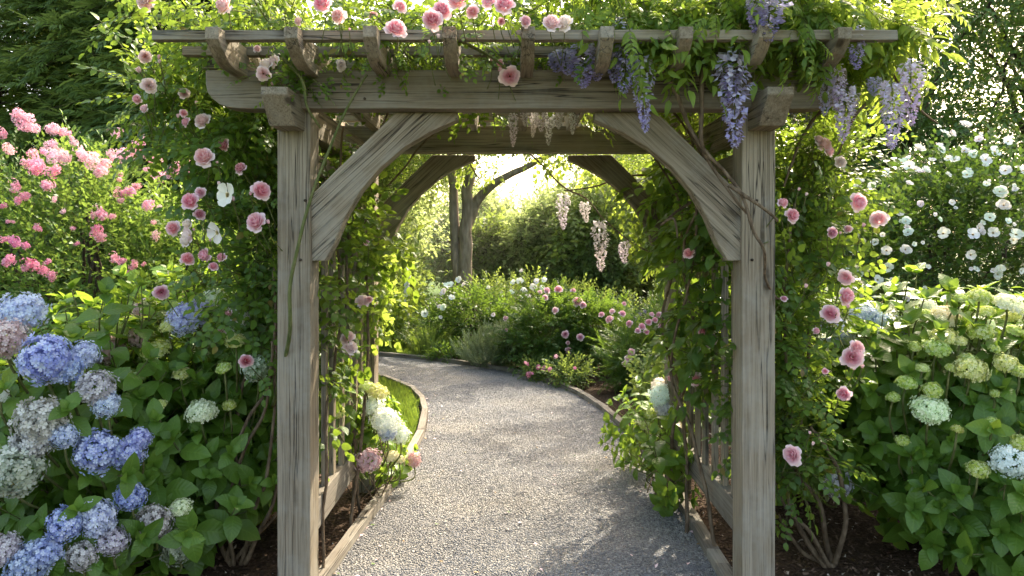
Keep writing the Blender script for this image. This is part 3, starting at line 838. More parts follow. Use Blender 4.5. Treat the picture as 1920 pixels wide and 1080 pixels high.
# ------------------------------------------------------------------ plants
def stems(parent, name, mat, base, tips, r0, r1, wob=.05, bend=.3, sides=5, each=False, label=None):
    ts = []
    for i, tp in enumerate(tips):
        b = Vector(base) + Vector((random.uniform(-.1, .1), random.uniform(-.1, .1), 0)); tp = Vector(tp)
        mid = b.lerp(tp, .5) + Vector((random.uniform(-bend, bend) * .5, random.uniform(-bend, bend) * .5, random.uniform(0, .1)))
        pts = curve_pts([b, mid, tp], 7, wob, i)
        t = tube_t(pts, taper(len(pts), r0, r1), sides); ts.append(t)
        if each:
            o = obj_from(t, name, [mat], parent, True)
    if not each: return obj_from(merge(ts), name, [mat], parent, True)
def jc(c, a=.06): return tuple(max(0, min(1, x * random.uniform(1 - a, 1 + a))) for x in c)
def hydrangea(label, blobs, heads, nshoot, base, seed, group=None, depth=None, mats=None, leaf=1.0, flatter=False, low=None, thr=None, hidefix=True, push=.10):
    o = thing("hydrangea_bush", label, "hydrangea", base, group)
    av = []
    for h in heads:
        px, py, dia, code = h[:4]
        p, n, t = rayhit(px, py, blobs)
        d = min(h[4] if len(h) > 4 else p.y, p.y - push) if hidefix else h[4]
        p = W(px, py, d)
        s = dia * d / F / 2
        kind = 'mop' if code in 'BbLGgPSW' and not (len(h) > 5 and h[5] == 'd') else 'dome'
        if kind == 'dome': n = Vector((n.x * .25 + random.uniform(-.2, .2), n.y * .25 - .3, 1.0)); rad = s * .92
        else: n = Vector((n.x * .6, n.y * .5 - .45, .75)); rad = s * 1.05
        # cut back the leaves that would sit in front of the head
        bloom(kind, "flower_head", p, n, rad, jc(CB[code], .08), o)
        av.append((tuple(p), s * 1.15)); c0 = Vector((0, 0, CAMH)); dr = (c0 - p).normalized()
        for q in (.09, .2, .33): av.append((tuple(p + dr * q), s * .95 + .02))
        st = tube_t(curve_pts([p - n.normalized() * s * .2, p - Vector((0, 0, .12)) + Vector((0, .03, 0)), p.lerp(Vector((base[0], base[1], .1)), .35) - Vector((0, -.05, .1))], 4), taper(9, .0045, .006), 4)
        obj_from(st, "flower_stalk", [M['cane2']], o, True)
    foliage(o, "leaves", [mats or M['hyd'], M['cane2']], SH_HYD, blobs, nshoot, .75 * leaf, 1.15 * leaf, .75, .45, seed, .18, .55, thr, av, 1.0, (0, -.15, 0))
    stems(o, "stem", M['cane'], base, [(b[0] + random.uniform(-.2, .2), b[1] + random.uniform(-.2, .2), b[2] + b[5] * .3) for b in blobs for _ in range(4)], .009 if hidefix else .004, .004 if hidefix else .002, .03)
    return o
GL = "hydrangea bushes in the bed left of the arbor"; GR = "hydrangea bushes in the bed right of the arbor"
# left bed
hydrangea("big hydrangea bush with blue, lavender and dusty mauve mophead flowers in the lower left corner",
    [(-1.95, 3.45, .78, .52, .50, .50), (-1.55, 3.6, .40, .45, .40, .40), (-2.3, 3.6, .55, .5, .5, .55), (-1.9, 3.25, .35, .4, .35, .36)],
    [(40, 588, 78, 'b', 3.0), (12, 635, 72, 'P', 2.9), (85, 672, 82, 'B', 2.85), (125, 690, 62, 'B', 2.9), (178, 727, 62, 'g', 3.0), (200, 757, 45, 'L', 3.0), (75, 790, 84, 'G', 2.85), (62, 825, 70, 'G', 2.84), (120, 818, 45, 'b', 2.85), (28, 882, 90, 'S', 2.8),
     (182, 845, 72, 'B', 2.95), (238, 850, 56, 'B', 2.98), (262, 822, 38, 'B', 3.0), (245, 930, 50, 'B', 3.05), (122, 983, 60, 'B', 2.95), (186, 972, 62, 'L', 3.0), (210, 1015, 50, 'g', 3.0), (156, 1042, 54, 'G', 2.98),
     (58, 1055, 72, 'B', 2.9), (88, 1035, 50, 'B', 2.9), (8, 1030, 55, 'g', 2.85), (288, 980, 58, 'G', 3.15), (333, 1024, 60, 'S', 3.25), (338, 952, 42, 'C', 3.25), (2, 740, 26, 'W', 2.9), (160, 665, 48, 'b', 3.05)],
    430, (-1.9, 3.6, 0), 3, GL)
hydrangea("tall leafy hydrangea bush with creamy and lime flower domes beside the left front post",
    [(-1.62, 4.05, .80, .48, .42, .46), (-1.35, 4.0, .62, .36, .35, .5), (-1.95, 4.3, .85, .45, .45, .42), (-1.55, 4.2, .4, .5, .4, .4), (-1.34, 3.85, .92, .26, .25, .28), (-1.62, 3.75, .5, .3, .3, .36)],
    [(378, 773, 56, 'C', 3.55), (250, 710, 48, 'Y', 3.5), (232, 613, 54, 'y', 3.75), (205, 655, 54, 'P', 3.6), (348, 598, 55, 'b', 3.8), (372, 585, 45, 'L', 3.85), (292, 658, 50, 'Y', 3.7), (262, 632, 36, 'P', 3.75), (172, 672, 40, 'b', 3.6),
     (440, 640, 40, 'y', 3.7), (160, 700, 40, 'Y', 3.55), (405, 560, 40, 'W', 4.0), (448, 600, 40, 'W', 3.9), (480, 690, 46, 'S', 3.6), (318, 612, 36, 'y', 3.7), (300, 590, 30, 'Y', 3.75), (420, 690, 30, 'Y', 3.6), (340, 700, 34, 'y', 3.6), (270, 580, 34, 'P', 3.8), (430, 760, 26, 'Y', 3.5), (300, 760, 26, 'y', 3.5)],
    520, (-1.6, 4.15, 0), 5, GL, leaf=1.15, push=.27)
# right bed
hydrangea("large hydrangea bush full of cream and lime flower domes at the right edge",
    [(2.15, 3.75, .78, .55, .5, .46), (2.5, 3.6, .7, .5, .5, .5), (1.95, 3.9, .62, .35, .4, .40), (2.2, 3.45, .52, .40, .32, .36), (2.35, 3.3, .34, .50, .32, .34), (1.95, 3.55, .42, .28, .3, .3)],
    [(1837, 557, 46, 'Y', 3.6), (1890, 572, 60, 'C', 3.5), (1898, 594, 45, 'y', 3.45), (1775, 596, 58, 'C', 3.55), (1735, 592, 32, 'Y', 3.6), (1845, 608, 36, 'C', 3.5), (1770, 633, 52, 'y', 3.4), (1756, 653, 50, 'Y', 3.3), (1838, 622, 46, 'Y', 3.4),
     (1820, 694, 64, 'y', 3.2), (1816, 677, 36, 'Y', 3.25), (1886, 682, 46, 'y', 3.2), (1911, 697, 32, 'Y', 3.15), (1700, 718, 38, 'Y', 3.4), (1748, 732, 38, 'Y', 3.3), (1744, 769, 66, 'C', 3.2), (1675, 745, 25, 'Y', 3.45), (1692, 826, 28, 'Y', 3.35),
     (1892, 864, 62, 'W', 3.05), (1834, 880, 44, 'Y', 3.1), (1911, 830, 40, 'Y', 3.05), (1866, 738, 20, 'Y', 3.15), (1902, 620, 34, 'y', 3.4), (1800, 560, 26, 'Y', 3.7), (1715, 650, 26, 'Y', 3.5), (1865, 655, 26, 'Y', 3.35), (1782, 690, 22, 'Y', 3.3), (1730, 690, 24, 'y', 3.35), (1860, 790, 24, 'Y', 3.1), (1795, 805, 22, 'Y', 3.1), (1850, 585, 30, 'y', 3.5), (1800, 640, 26, 'y', 3.4)],
    620, (2.2, 3.8, 0), 8, GR, leaf=1.1)
hydrangea("shaded hydrangea bush with pale blue and grey heads behind the right climbing rose",
    [(1.85, 4.35, .80, .45, .4, .45), (1.62, 4.2, .85, .3, .3, .34), (1.7, 4.4, .45, .4, .35, .42)],
    [(1622, 598, 55, 'L', 3.85), (1650, 610, 45, 'b', 3.85), (1702, 612, 55, 'b', 3.9), (1604, 573, 40, 'Y', 3.9), (1562, 618, 52, 'L', 3.8), (1720, 662, 44, 'g', 3.7), (1620, 768, 24, 'Y', 3.7), (1640, 858, 36, 'Y', 3.7),
     (1612, 855, 40, 'g', 3.75), (1685, 884, 24, 'g', 3.7), (1572, 908, 48, 'g', 3.55), (1585, 640, 40, 'g', 3.8), (1740, 575, 30, 'W', 4.0)],
    300, (1.75, 4.4, 0), 9, GR, mats=M['hyd'])
# inside the arbor
hydrangea("small hydrangea with white and pinkish heads leaning through the left side panel",
    [(-.84, 4.35, .40, .12, .24, .17), (-.88, 4.1, .55, .08, .18, .16), (-.74, 4.65, .16, .12, .18, .12)],
    [(706, 735, 45, 'y', 4.1), (722, 790, 46, 'W', 4.05), (726, 808, 34, 'b', 4.05), (750, 815, 34, 'W', 4.3), (691, 864, 42, 'P', 4.0), (732, 856, 28, 'C', 4.3), (776, 862, 26, 'P', 4.6), (700, 760, 40, 'W', 4.15), (635, 775, 34, 'y', 3.8), (748, 860, 24, 'C', 4.4), (688, 725, 30, 'y', 4.1)],
    50, (-.85, 4.4, 0), 12, None, leaf=.7, hidefix=False)
hydrangea("low hydrangea with a silvery white head and lime heads by the right side panel",
    [(.90, 4.45, .40, .14, .35, .30), (.86, 4.9, .30, .15, .3, .28), (.84, 4.2, .25, .12, .2, .2)],
    [(1240, 742, 40, 'W', 4.6), (1250, 765, 40, 'g', 4.6), (1218, 776, 30, 'Y', 4.7), (1214, 798, 30, 'Y', 4.65), (1226, 808, 28, 'Y', 4.6), (1236, 722, 28, 'W', 4.7)],
    80, (.92, 4.5, 0), 13, None, leaf=.8, hidefix=False)

# climbing roses --------------------------------------------------
def roses(parent, lst, dfun, sizek=1.0):
    for it in lst:
        px, py, dia, code = it[:4]; d = it[4] if len(it) > 4 else dfun(px, py)
        if py < 62: d -= .28
        p = W(px, py, d); s = dia * d / F / 2 * 1.3
        kind = 'open' if code == 'o' else ('bud' if code == 'u' else 'rose'); col = RC['w'] if code == 'o' else RC['v'] if code == 'u' else RC[code]
        n = Vector((random.uniform(-.9, .9), -1, random.uniform(-.35, .85)))
        bloom(kind, "rose_bloom", p, n, s, jc(col, .07), parent)
        t = tube_t(curve_pts([p, p + Vector((0, .05, -.03)), p + Vector((random.uniform(-.05, .05), .12, -.12))], 3), .0022, 4)
        obj_from(t, "flower_stalk", [M['cane2']], parent)
cl = thing("climbing_rose", "climbing rose, pink and blush, trained up the left posts and over the arbor roof", "climbing rose", (-1.25, 3.55, 0))
AVL = [(tuple(W(px, py, d)), .06) for px, py, d in ((490, 358, 3.0), (481, 417, 3.0), (427, 366, 3.0), (408, 435, 3.0), (383, 295, 3.1), (357, 377, 3.1))]
blL = [(-1.22, 3.55, 1.55, .20, .32, .50), (-1.30, 3.7, 2.0, .30, .40, .36), (-1.50, 3.8, 2.2, .35, .4, .30), (-1.65, 3.6, 2.28, .24, .3, .18), (-1.16, 3.5, 1.15, .13, .2, .3)]
foliage(cl, "leaves", [M['rose'], M['cane2']], SP_ROSE, blL, 440, .95, 1.35, .1, .7, 21, .3, .35, None, AVL, .7)
blTop = [(-1.0 + .26 * k, 3.5, 2.52 + .05 * math.sin(k * 1.7), .24, .75, .17) for k in range(9)]
foliage(cl, "roof_leaves", [M['rose'], M['cane2']], SP_ROSE, blTop, 520, .8, 1.15, .35, .7, 22, .3, .3, None, [], .8)
blTop2 = [(-1.35, 3.3, 2.50, .22, .45, .12), (-.5, 4.4, 2.52, .7, .3, .2)]
foliage(cl, "roof_leaves", [M['rose'], M['cane2']], SP_ROSE, blTop2, 190, .8, 1.15, .3, .7, 23, .3, .3, None, [], .8)
# leaves hanging between rafters and on the beam
foliage(cl, "trailing_leaves", [M['rose'], M['cane2']], SP_ROSE, [(-.92, 3.0, 2.18, .12, .05, .16), (-.62, 2.98, 2.34, .35, .08, .10), (-.98, 3.0, 2.22, .10, .05, .06), (-.05, 3.0, 2.30, .10, .05, .06), (-.2, 3.2, 2.33, .7, .2, .07), (-.3, 2.85, 2.36, .3, .06, .05), (.25, 2.9, 2.36, .25, .06, .05)], 130, .45, .7, -.2, .8, 24, .3, .3)
# along the inside of the left panel
foliage(cl, "panel_leaves", [M['ivy'], M['cane2']], SP_IVY, [(-.86, 3.9, 1.75, .10, .55, .38), (-.86, 3.6, 1.2, .08, .25, .4), (-.86, 4.2, 1.25, .09, .3, .38), (-.88, 3.7, .85, .06, .2, .3), (-.70, 4.3, 1.45, .16, .16, .12)], 160, .5, .9, .0, .8, 25, .3, .3, None, [], .6)
foliage(cl, "sunlit_leaves", [M['far'], M['cane2']], SP_IVY, [(-.76, 4.4, 1.52, .16, .14, .16), (-.80, 4.5, 1.2, .08, .12, .2)], 45, .6, .95, -.1, .9, 27, .3, .2)
roses(cl, [(742, 55, 38, 'p', 2.85), (811, 38, 38, 'p', 2.85), (829, 20, 38, 'p', 2.95), (860, 0, 40, 'q', 2.9), (887, 22, 24, 'q', 2.9), (946, 10, 36, 'p', 2.9), (605, 8, 34, 'p', 2.95), (636, 30, 28, 'v', 3.0), (750, 12, 24, 'q', 3.0),
    (918, 2, 30, 'q', 2.95), (422, 12, 34, 'v', 3.1), (274, 3, 34, 'v', 3.1), (956, 143, 36, 'q', 2.96), (938, 118, 14, 'p', 2.97), (1034, 44, 32, 'v', 2.9), (1060, 44, 30, 'w', 2.92), (501, 122, 26, 'w', 2.9), (494, 138, 25, 'v', 2.88), (514, 115, 22, 'w', 2.9), (640, 122, 20, 'w', 2.98), (482, 92, 14, 'v', 3.0),
    (272, 106, 22, 'v', 3.1), (279, 160, 26, 'v', 3.1), (258, 186, 18, 'q', 3.1), (272, 204, 17, 'q', 3.1), (262, 134, 15, 'u', 3.1), (345, 175, 20, 'v', 3.2), (344, 212, 15, 'q', 3.2), (349, 229, 17, 'p', 3.2), (380, 227, 28, 'v', 3.2),
    (383, 295, 34, 'q', 3.05), (421, 271, 23, 'c', 3.2), (452, 316, 22, 'c', 3.15), (357, 378, 32, 'p', 3.05), (376, 361, 20, 'q', 3.1), (427, 366, 38, 'o', 3.0), (489, 358, 33, 'p', 2.95), (481, 417, 37, 'q', 2.95), (408, 436, 38, 'o', 2.98),
    (325, 428, 26, 'q', 3.1), (357, 440, 26, 'o', 3.05), (349, 452, 22, 'w', 3.05), (351, 486, 26, 'p', 3.1), (385, 478, 24, 'p', 3.1), (416, 483, 18, 'p', 3.1), (400, 500, 16, 'p', 3.1), (374, 402, 20, 'm', 3.1), (352, 420, 18, 'w', 3.05),
    (302, 548, 28, 'm', 3.3), (415, 622, 18, 'q', 3.3), (461, 677, 25, 'c', 3.2), (393, 771, 14, 'c', 3.5), (430, 585, 14, 'c', 3.3), (652, 634, 26, 'v', 3.5), (656, 652, 28, 'w', 3.5), (680, 566, 26, 'w', 3.7), (692, 562, 14, 'q', 3.7), (687, 455, 12, 'm', 3.6),
    (700, 30, 18, 'q', 3.2), (560, 40, 16, 'v', 3.2), (985, 40, 20, 'q', 3.0), (940, 40, 14, 'q', 3.0)], None)
base = Vector((-1.30, 3.5, 0))
def canes(parent, lst, mat, r0, r1, wob=.02, name="cane"):
    for i, c in enumerate(lst):
        pts = curve_pts(c, 8, wob, i * 3.1); obj_from(tube_t(pts, taper(len(pts), r0 * random.uniform(.8, 1.1), r1), 6), name, [mat], parent, True)
canes(cl, [[W(435, 1060, 3.5), W(405, 990, 3.5), W(415, 900, 3.45), W(470, 790, 3.4), W(512, 690, 3.4), W(515, 500, 3.35)],
           [W(440, 1062, 3.5), W(430, 960, 3.45), W(460, 850, 3.4), W(500, 740, 3.35), W(510, 640, 3.3)],
           [W(450, 1058, 3.5), W(480, 960, 3.45), W(500, 880, 3.4), W(516, 780, 3.4), W(520, 600, 3.4)],
           [W(455, 1060, 3.5), W(490, 1000, 3.45), W(512, 930, 3.45), W(530, 840, 3.5)],
           [W(430, 1065, 3.52), W(470, 1010, 3.5), W(520, 960, 3.5)],
           [W(425, 1050, 3.5), W(450, 930, 3.5), W(440, 800, 3.55), W(470, 650, 3.6), W(455, 480, 3.6), W(420, 300, 3.7), W(330, 180, 3.7)]], M['cane'], .013, .006)
canes(cl, [[W(512, 760, 3.4), W(540, 640, 3.05), W(546, 520, 2.97), W(572, 410, 2.97), W(610, 300, 2.97), W(648, 205, 2.95), W(688, 140, 2.98)],
           [W(530, 110, 2.9), W(565, 150, 2.95), W(575, 200, 2.95), W(600, 240, 3.0)],
           [W(835, 60, 2.85), W(880, 85, 2.9), W(915, 105, 2.93), W(955, 135, 2.96)]], M['cane2'], .009, .0045, .008)
canes(cl, [[(-.86, 3.35, .0), (-.88, 3.5, .7), (-.84, 3.7, 1.3), (-.88, 4.0, 1.8), (-.6, 3.6, 2.2)], [(-.86, 4.2, 0), (-.9, 4.0, .9), (-.85, 3.6, 1.6), (-.8, 3.5, 2.1)], [(-.85, 3.9, 0), (-.82, 4.2, 1.0), (-.86, 4.4, 1.7), (-.4, 4.3, 2.25)]], M['cane'], .010, .005)

cr = thing("climbing_rose", "climbing rose with pink rosettes leaning on the outside of the right front post", "climbing rose", (1.45, 3.5, 0))
blR = [(1.30, 3.5, 1.35, .22, .28, .36), (1.42, 3.6, 1.75, .26, .35, .32), (1.25, 3.45, .95, .17, .22, .36), (1.55, 3.8, 2.0, .25, .3, .22), (1.28, 3.4, .62, .13, .18, .22)]
foliage(cr, "leaves", [M['rose'], M['cane2']], SP_ROSE, blR, 360, .9, 1.3, .1, .7, 31, .3, .3, None, [], .7)
roses(cr, [(1467, 381, 20, 'p', 3.0), (1485, 404, 26, 'p', 3.0), (1608, 379, 34, 'q', 3.15), (1648, 411, 32, 'v', 3.15), (1560, 436, 19, 'm', 3.1), (1586, 520, 28, 'v', 3.1), (1586, 555, 30, 'p', 3.05), (1557, 588, 31, 'p', 3.05), (1530, 620, 13, 'p', 3.05),
    (1598, 670, 38, 'p', 3.0), (1606, 652, 26, 'q', 3.0), (1582, 738, 26, 'p', 3.0), (1486, 853, 34, 'q', 3.0), (1545, 272, 26, 'v', 3.3), (1534, 263, 18, 'v', 3.3), (1553, 285, 20, 'q', 3.3), (1576, 304, 20, 'w', 3.3), (1470, 560, 12, 'm', 3.1), (1590, 430, 16, 'q', 3.2), (1547, 696, 11, 'p', 3.0)], None)
canes(cr, [[W(1552, 1068, 3.5), W(1500, 990, 3.45), W(1468, 900, 3.45), W(1480, 780, 3.4), W(1470, 560, 3.4), W(1490, 380, 3.4)],
           [W(1556, 1065, 3.5), W(1520, 1000, 3.4), W(1480, 960, 3.4), W(1452, 900, 3.5)],
           [W(1560, 1060, 3.5), W(1582, 980, 3.4), W(1572, 890, 3.35), W(1545, 840, 3.3), W(1520, 800, 3.3)],
           [W(1558, 1065, 3.55), W(1530, 940, 3.5), W(1500, 900, 3.5), W(1490, 850, 3.5), W(1510, 700, 3.5), W(1540, 480, 3.6), W(1580, 330, 3.7)],
           [W(1565, 1065, 3.5), W(1500, 1030, 3.5), W(1460, 965, 3.5)]], M['cane'], .013, .006)
def buds(parent, lst):
    for (px, py, d) in lst:
        for _ in (0, 1):
            a, b = px + random.uniform(-26, 26), py + random.uniform(-26, 22); q = W(a, b, d + .02)
            bloom('bud', "rose_bud", q, (random.uniform(-.6, .6), -.4, 1), random.uniform(.010, .016), jc(RC[random.choice('pqvm')], .1), parent)
            obj_from(tube_t(curve_pts([q, q + Vector((0, .04, -.06)), q + Vector((random.uniform(-.04, .04), .12, -.13))], 3), .002, 4), "flower_stalk", [M['cane2']], parent)
buds(cl, [(275, 130, 3.1), (345, 200, 3.15), (400, 330, 3.05), (460, 380, 2.98), (370, 450, 3.05), (490, 440, 2.98), (640, 60, 2.75), (800, 60, 2.7), (930, 120, 2.95), (500, 150, 2.9)])
buds(cr, [(1490, 380, 3.0), (1600, 450, 3.1), (1570, 600, 3.0), (1600, 700, 3.0), (1500, 830, 3.0), (1530, 520, 3.0)])
# wisteria --------------------------------------------------------
wi = thing("wisteria_vine", "wisteria vine with hanging violet flower clusters draped over the right half of the arbor", "wisteria", (1.02, 3.5, 0))
blW = [(.45, 3.3, 2.50, .30, .5, .16), (.80, 3.2, 2.50, .34, .5, .17), (1.15, 3.2, 2.52, .32, .5, .18), (.9, 4.2, 2.5, .6, .6, .2), (1.5, 3.3, 2.5, .28, .4, .20), (1.58, 3.4, 2.42, .18, .3, .10)]
foliage(wi, "roof_leaves", [M['wis'], M['cane2']], SP_WIS, blW, 330, .7, 1.1, -.05, .7, 41, .3, .3, None, [], 1.0, (0, -.35, -.1))
foliage(wi, "roof_leaves", [M['wis'], M['cane2']], WIS_LEAF, [(.75, 2.92, 2.42, .5, .12, .10), (1.55, 3.0, 2.42, .16, .15, .08), (1.28, 2.95, 2.45, .3, .12, .08), (.62, 2.93, 2.3, .22, .06, .08)], 85, .75, 1.15, -.3, .8, 42, .3, .2, None, [], 1.2, (.1, -.35, -.1))
foliage(wi, "panel_leaves", [M['ivy'], M['cane2']], SP_IVY, [(.98, 3.95, 1.75, .08, .6, .34), (.98, 4.1, 1.3, .08, .45, .38), (.98, 3.7, 1.5, .08, .4, .4), (.97, 4.45, 1.6, .08, .25, .42), (.98, 4.2, .95, .07, .35, .25), (.97, 3.8, 1.05, .07, .3, .3), (.88, 4.3, 1.97, .10, .35, .12)],
        225, .85, 1.3, -.55, .7, 43, .3, .25, -.12, [], .7)
foliage(wi, "hanging_leaves", [M['wis'], M['cane2']], WIS_LEAF, [(.90, 4.7, 1.85, .12, .2, .2), (.65, 4.85, 2.02, .22, .12, .06), (1.0, 4.9, 1.5, .10, .2, .3)], 62, .6, .95, -.7, .7, 44, .3, .2, None, [], .8)
foliage(wi, "arch_leaves", [M['far'], M['cane2']], SP_IVY, [(.50, 4.78, 2.0, .16, .12, .07), (.72, 4.72, 1.93, .16, .12, .14), (.30, 4.8, 2.07, .16, .1, .05), (.62, 4.65, 1.72, .07, .06, .07), (-.22, 4.82, 2.05, .15, .1, .07), (.78, 4.6, 1.62, .08, .1, .10)], 85, .35, .6, -.3, .9, 45, .3, .2)
rac = [(1093, 80, 160, 44, 2.93), (1062, 92, 138, 34, 2.95), (1118, 85, 150, 32, 3.0), (1167, 35, 168, 46, 2.9), (1183, 50, 125, 38, 2.92), (1207, 105, 240, 34, 2.9), (1376, 92, 268, 50, 2.9), (1366, 120, 190, 34, 2.92), (1608, 50, 125, 30, 2.85), (1582, 165, 262, 34, 2.95), (1570, 120, 205, 26, 2.95),
       (1671, 152, 274, 34, 2.85), (1709, 112, 228, 34, 2.85), (1548, 130, 212, 28, 3.0), (1442, 0, 75, 46, 2.75), (1420, -10, 60, 36, 2.78), (1640, 145, 178, 20, 2.9), (1500, 70, 125, 24, 3.1), (1465, 20, 72, 30, 3.1), (1045, 100, 134, 30, 3.0), (1150, 60, 150, 30, 2.95),
       (1600, 150, 215, 24, 3.25), (1490, 170, 230, 20, 3.4), (1520, 190, 238, 24, 3.4)]
pale = [(1057, 362, 426, 24, 4.75), (1098, 378, 415, 20, 4.75), (1126, 412, 505, 30, 4.5), (1172, 452, 492, 22, 4.6), (962, 212, 272, 18, 3.9), (1000, 210, 255, 16, 3.9), (1030, 210, 270, 18, 3.9), (1015, 205, 245, 20, 3.8), (985, 205, 235, 16, 3.8), (1048, 208, 240, 16, 3.8), (1075, 208, 250, 16, 3.9)]
for i, (px, y0, y1, wd, d) in enumerate(rac + pale):
    me = ME['rac'][i % 4]; o = bpy.data.objects.new("raceme", me); link(o, wi)
    p = W(px, y0, d); L = (y1 - y0) * d / F; w = wd * d / F
    o.location = p - Vector(wi.location); w *= 1 if i < len(rac) else .8
    o.scale = (w / .31, w / .31, L * 1.04); o.rotation_euler = (0, 0, random.uniform(0, 6.28))
    c = (.40, .35, .72) if i < len(rac) else (.82, .74, .76)
    if 9 <= i < 14: c = (.58, .48, .74)
    o.color = (*jc(c, .08), 1)
    if i >= len(rac): o["label"] = "pale pink hanging flower cluster"
canes(wi, [[W(1238, 118, 2.98), W(1262, 170, 2.95), W(1290, 225, 2.98), W(1330, 290, 3.0), W(1358, 325, 3.02), W(1390, 370, 2.98), W(1412, 430, 2.96), W(1434, 470, 2.97), W(1438, 520, 3.05), W(1462, 560, 3.15)],
           [W(1322, 90, 2.98), W(1316, 170, 2.96), W(1312, 250, 2.98), W(1330, 300, 3.02), W(1375, 370, 3.0), W(1400, 400, 3.0)],
           [W(1365, 345, 3.0), W(1420, 380, 2.95), W(1458, 415, 2.98)],
           [(.95, 4.3, 0), (.9, 4.1, .5), (.97, 3.9, 1.0), (.86, 3.7, 1.5), (.9, 3.4, 1.9), (.6, 3.3, 2.25)],
           [(.93, 3.9, 0), (.97, 4.2, .6), (.88, 4.3, 1.1), (.92, 4.0, 1.7), (.7, 4.2, 2.2)],
           [(1.0, 3.6, 0), (.92, 3.7, .55), (.85, 3.95, .9), (.9, 3.6, 1.5), (.85, 3.5, 2.1)],
           [W(1540, 130, 3.2), W(1555, 180, 3.2), W(1520, 230, 3.3), W(1490, 280, 3.3), W(1470, 350, 3.3)]], M['cane'], .011, .005, .015)
canes(wi, [[W(1600, 60, 3.1), W(1660, 120, 3.1), W(1715, 190, 3.15), W(1758, 232, 3.2)], [W(975, 270, 4.7), W(1020, 312, 4.75), W(1057, 352, 4.75), W(1098, 372, 4.75), W(1128, 404, 4.55), W(1172, 446, 4.6), W(1215, 470, 4.55)], [W(1240, 330, 4.6), W(1180, 330, 4.65), W(1120, 350, 4.7), W(1057, 356, 4.75)], [W(900, 270, 4.7), W(880, 305, 4.75), W(900, 335, 4.8)], [W(1628, 190, 3.1), W(1600, 220, 3.1), W(1570, 290, 3.2)], [(.9, 3.7, 1.75), W(1240, 420, 3.5), W(1262, 410, 3.4), W(1270, 445, 3.4)]], M['cane'], .008, .004, .012)
roses(wi, [], None)
pr = [(1292, 475, 20, 'p', 3.5), (1327, 636, 32, 'q', 3.6), (1318, 622, 18, 'p', 3.6), (1306, 712, 26, 'q', 3.8), (1255, 710, 10, 'p', 4.2)]
roses(cr, pr, None)

# flowering shrubs ------------------------------------------------
def shrub(name, label, cat, blobs, n, temps, mats, base, seed, flowers=(), kind='clu', fname="flower_cluster", leafk=(.8, 1.2), up=.38, thr=None, group=None, lump=.24, push=.12, stemr=.016, nst=5, lo=.5, flat=1.0, rnd=.65, facing=.4):
    o = thing(name, label, cat, base, group)
    av = []
    for f in flowers:
        px, py, dia, col = f[:4]
        p, nn, t = rayhit(px, py, blobs, push)
        s = dia * p.y / F / 2 * (1.2 if kind == 'rose' else 1.0 if kind == 'open' else 1.2)
        bloom(kind, fname, p, (nn.x * .5 + random.uniform(-facing, facing), nn.y * .5 - .6, nn.z * .4 + random.uniform(0, facing * 1.5)), s, jc(col, .08), o, zs=flat)
        av.append((tuple(p), s)); dr = (Vector((0, 0, CAMH)) - p).normalized()
        for q in (.12, .25): av.append((tuple(p + dr * q), s * .9 + .015))
    foliage(o, "leaves", mats, temps, blobs, n, leafk[0], leafk[1], up, rnd, seed, lump, lo, thr, av)
    stems(o, "stem", M['bark2'] if stemr > .01 else M['cane'], base, [(b[0], b[1], b[2] + b[5] * .2) for b in blobs for _ in range(nst)], stemr, stemr * .4, .05)
    return o
pk = (.84, .42, .56); pk2 = (.78, .28, .48); pkl = (.88, .58, .66)
FL = [(45, 228, 34, pkl), (30, 215, 26, pkl), (62, 240, 24, pkl), (5, 252, 22, pk), (100, 242, 30, pkl), (118, 248, 22, pkl), (96, 270, 24, pkl), (100, 290, 32, pkl), (120, 295, 34, pkl), (70, 312, 42, pk), (102, 320, 30, pk), (155, 290, 32, pkl), (172, 298, 40, pkl), (195, 308, 32, pkl), (188, 322, 26, pkl),
      (88, 346, 26, pk), (30, 352, 26, pk), (48, 368, 22, pk), (32, 376, 16, pk), (5, 386, 14, pk2), (225, 362, 24, pk), (243, 358, 26, pk), (257, 350, 14, pk), (217, 250, 22, pkl), (228, 290, 34, pkl), (250, 282, 36, pkl), (262, 268, 26, pkl), (270, 290, 20, pkl), (325, 318, 40, pkl), (342, 305, 28, pkl), (348, 322, 22, pkl),
      (276, 385, 30, pkl), (292, 300, 24, pkl), (192, 402, 30, pk), (180, 432, 28, pk2), (188, 445, 26, pk), (70, 428, 16, pk), (28, 455, 28, pk2), (48, 460, 20, pk2), (18, 485, 26, pk), (8, 492, 16, pk), (62, 495, 30, pk2), (80, 508, 26, pk2), (95, 518, 20, pk2), (90, 490, 14, pk2), (215, 485, 20, pk), (228, 490, 18, pk), (250, 500, 20, pk), (240, 512, 14, pk), (290, 442, 20, pkl),
      *[(a + random.uniform(-22, 22), b + random.uniform(-14, 18), c * .5, d) for a, b, c, d in [(45, 228, 34, pkl), (100, 290, 32, pkl), (70, 312, 42, pk), (172, 298, 40, pkl), (228, 290, 34, pkl), (325, 318, 40, pkl), (192, 402, 30, pk), (28, 455, 28, pk), (62, 495, 30, pk), (88, 346, 26, pk), (240, 360, 26, pk), (250, 500, 20, pk), (120, 380, 24, pkl), (150, 440, 22, pk), (310, 400, 24, pkl), (20, 420, 20, pk), (130, 250, 24, pkl), (280, 320, 24, pkl), (210, 340, 24, pkl)] for _ in (0, 1)], (15, 280, 26, pkl), (140, 268, 18, pkl), (305, 330, 24, pkl), (60, 285, 20, pkl)]
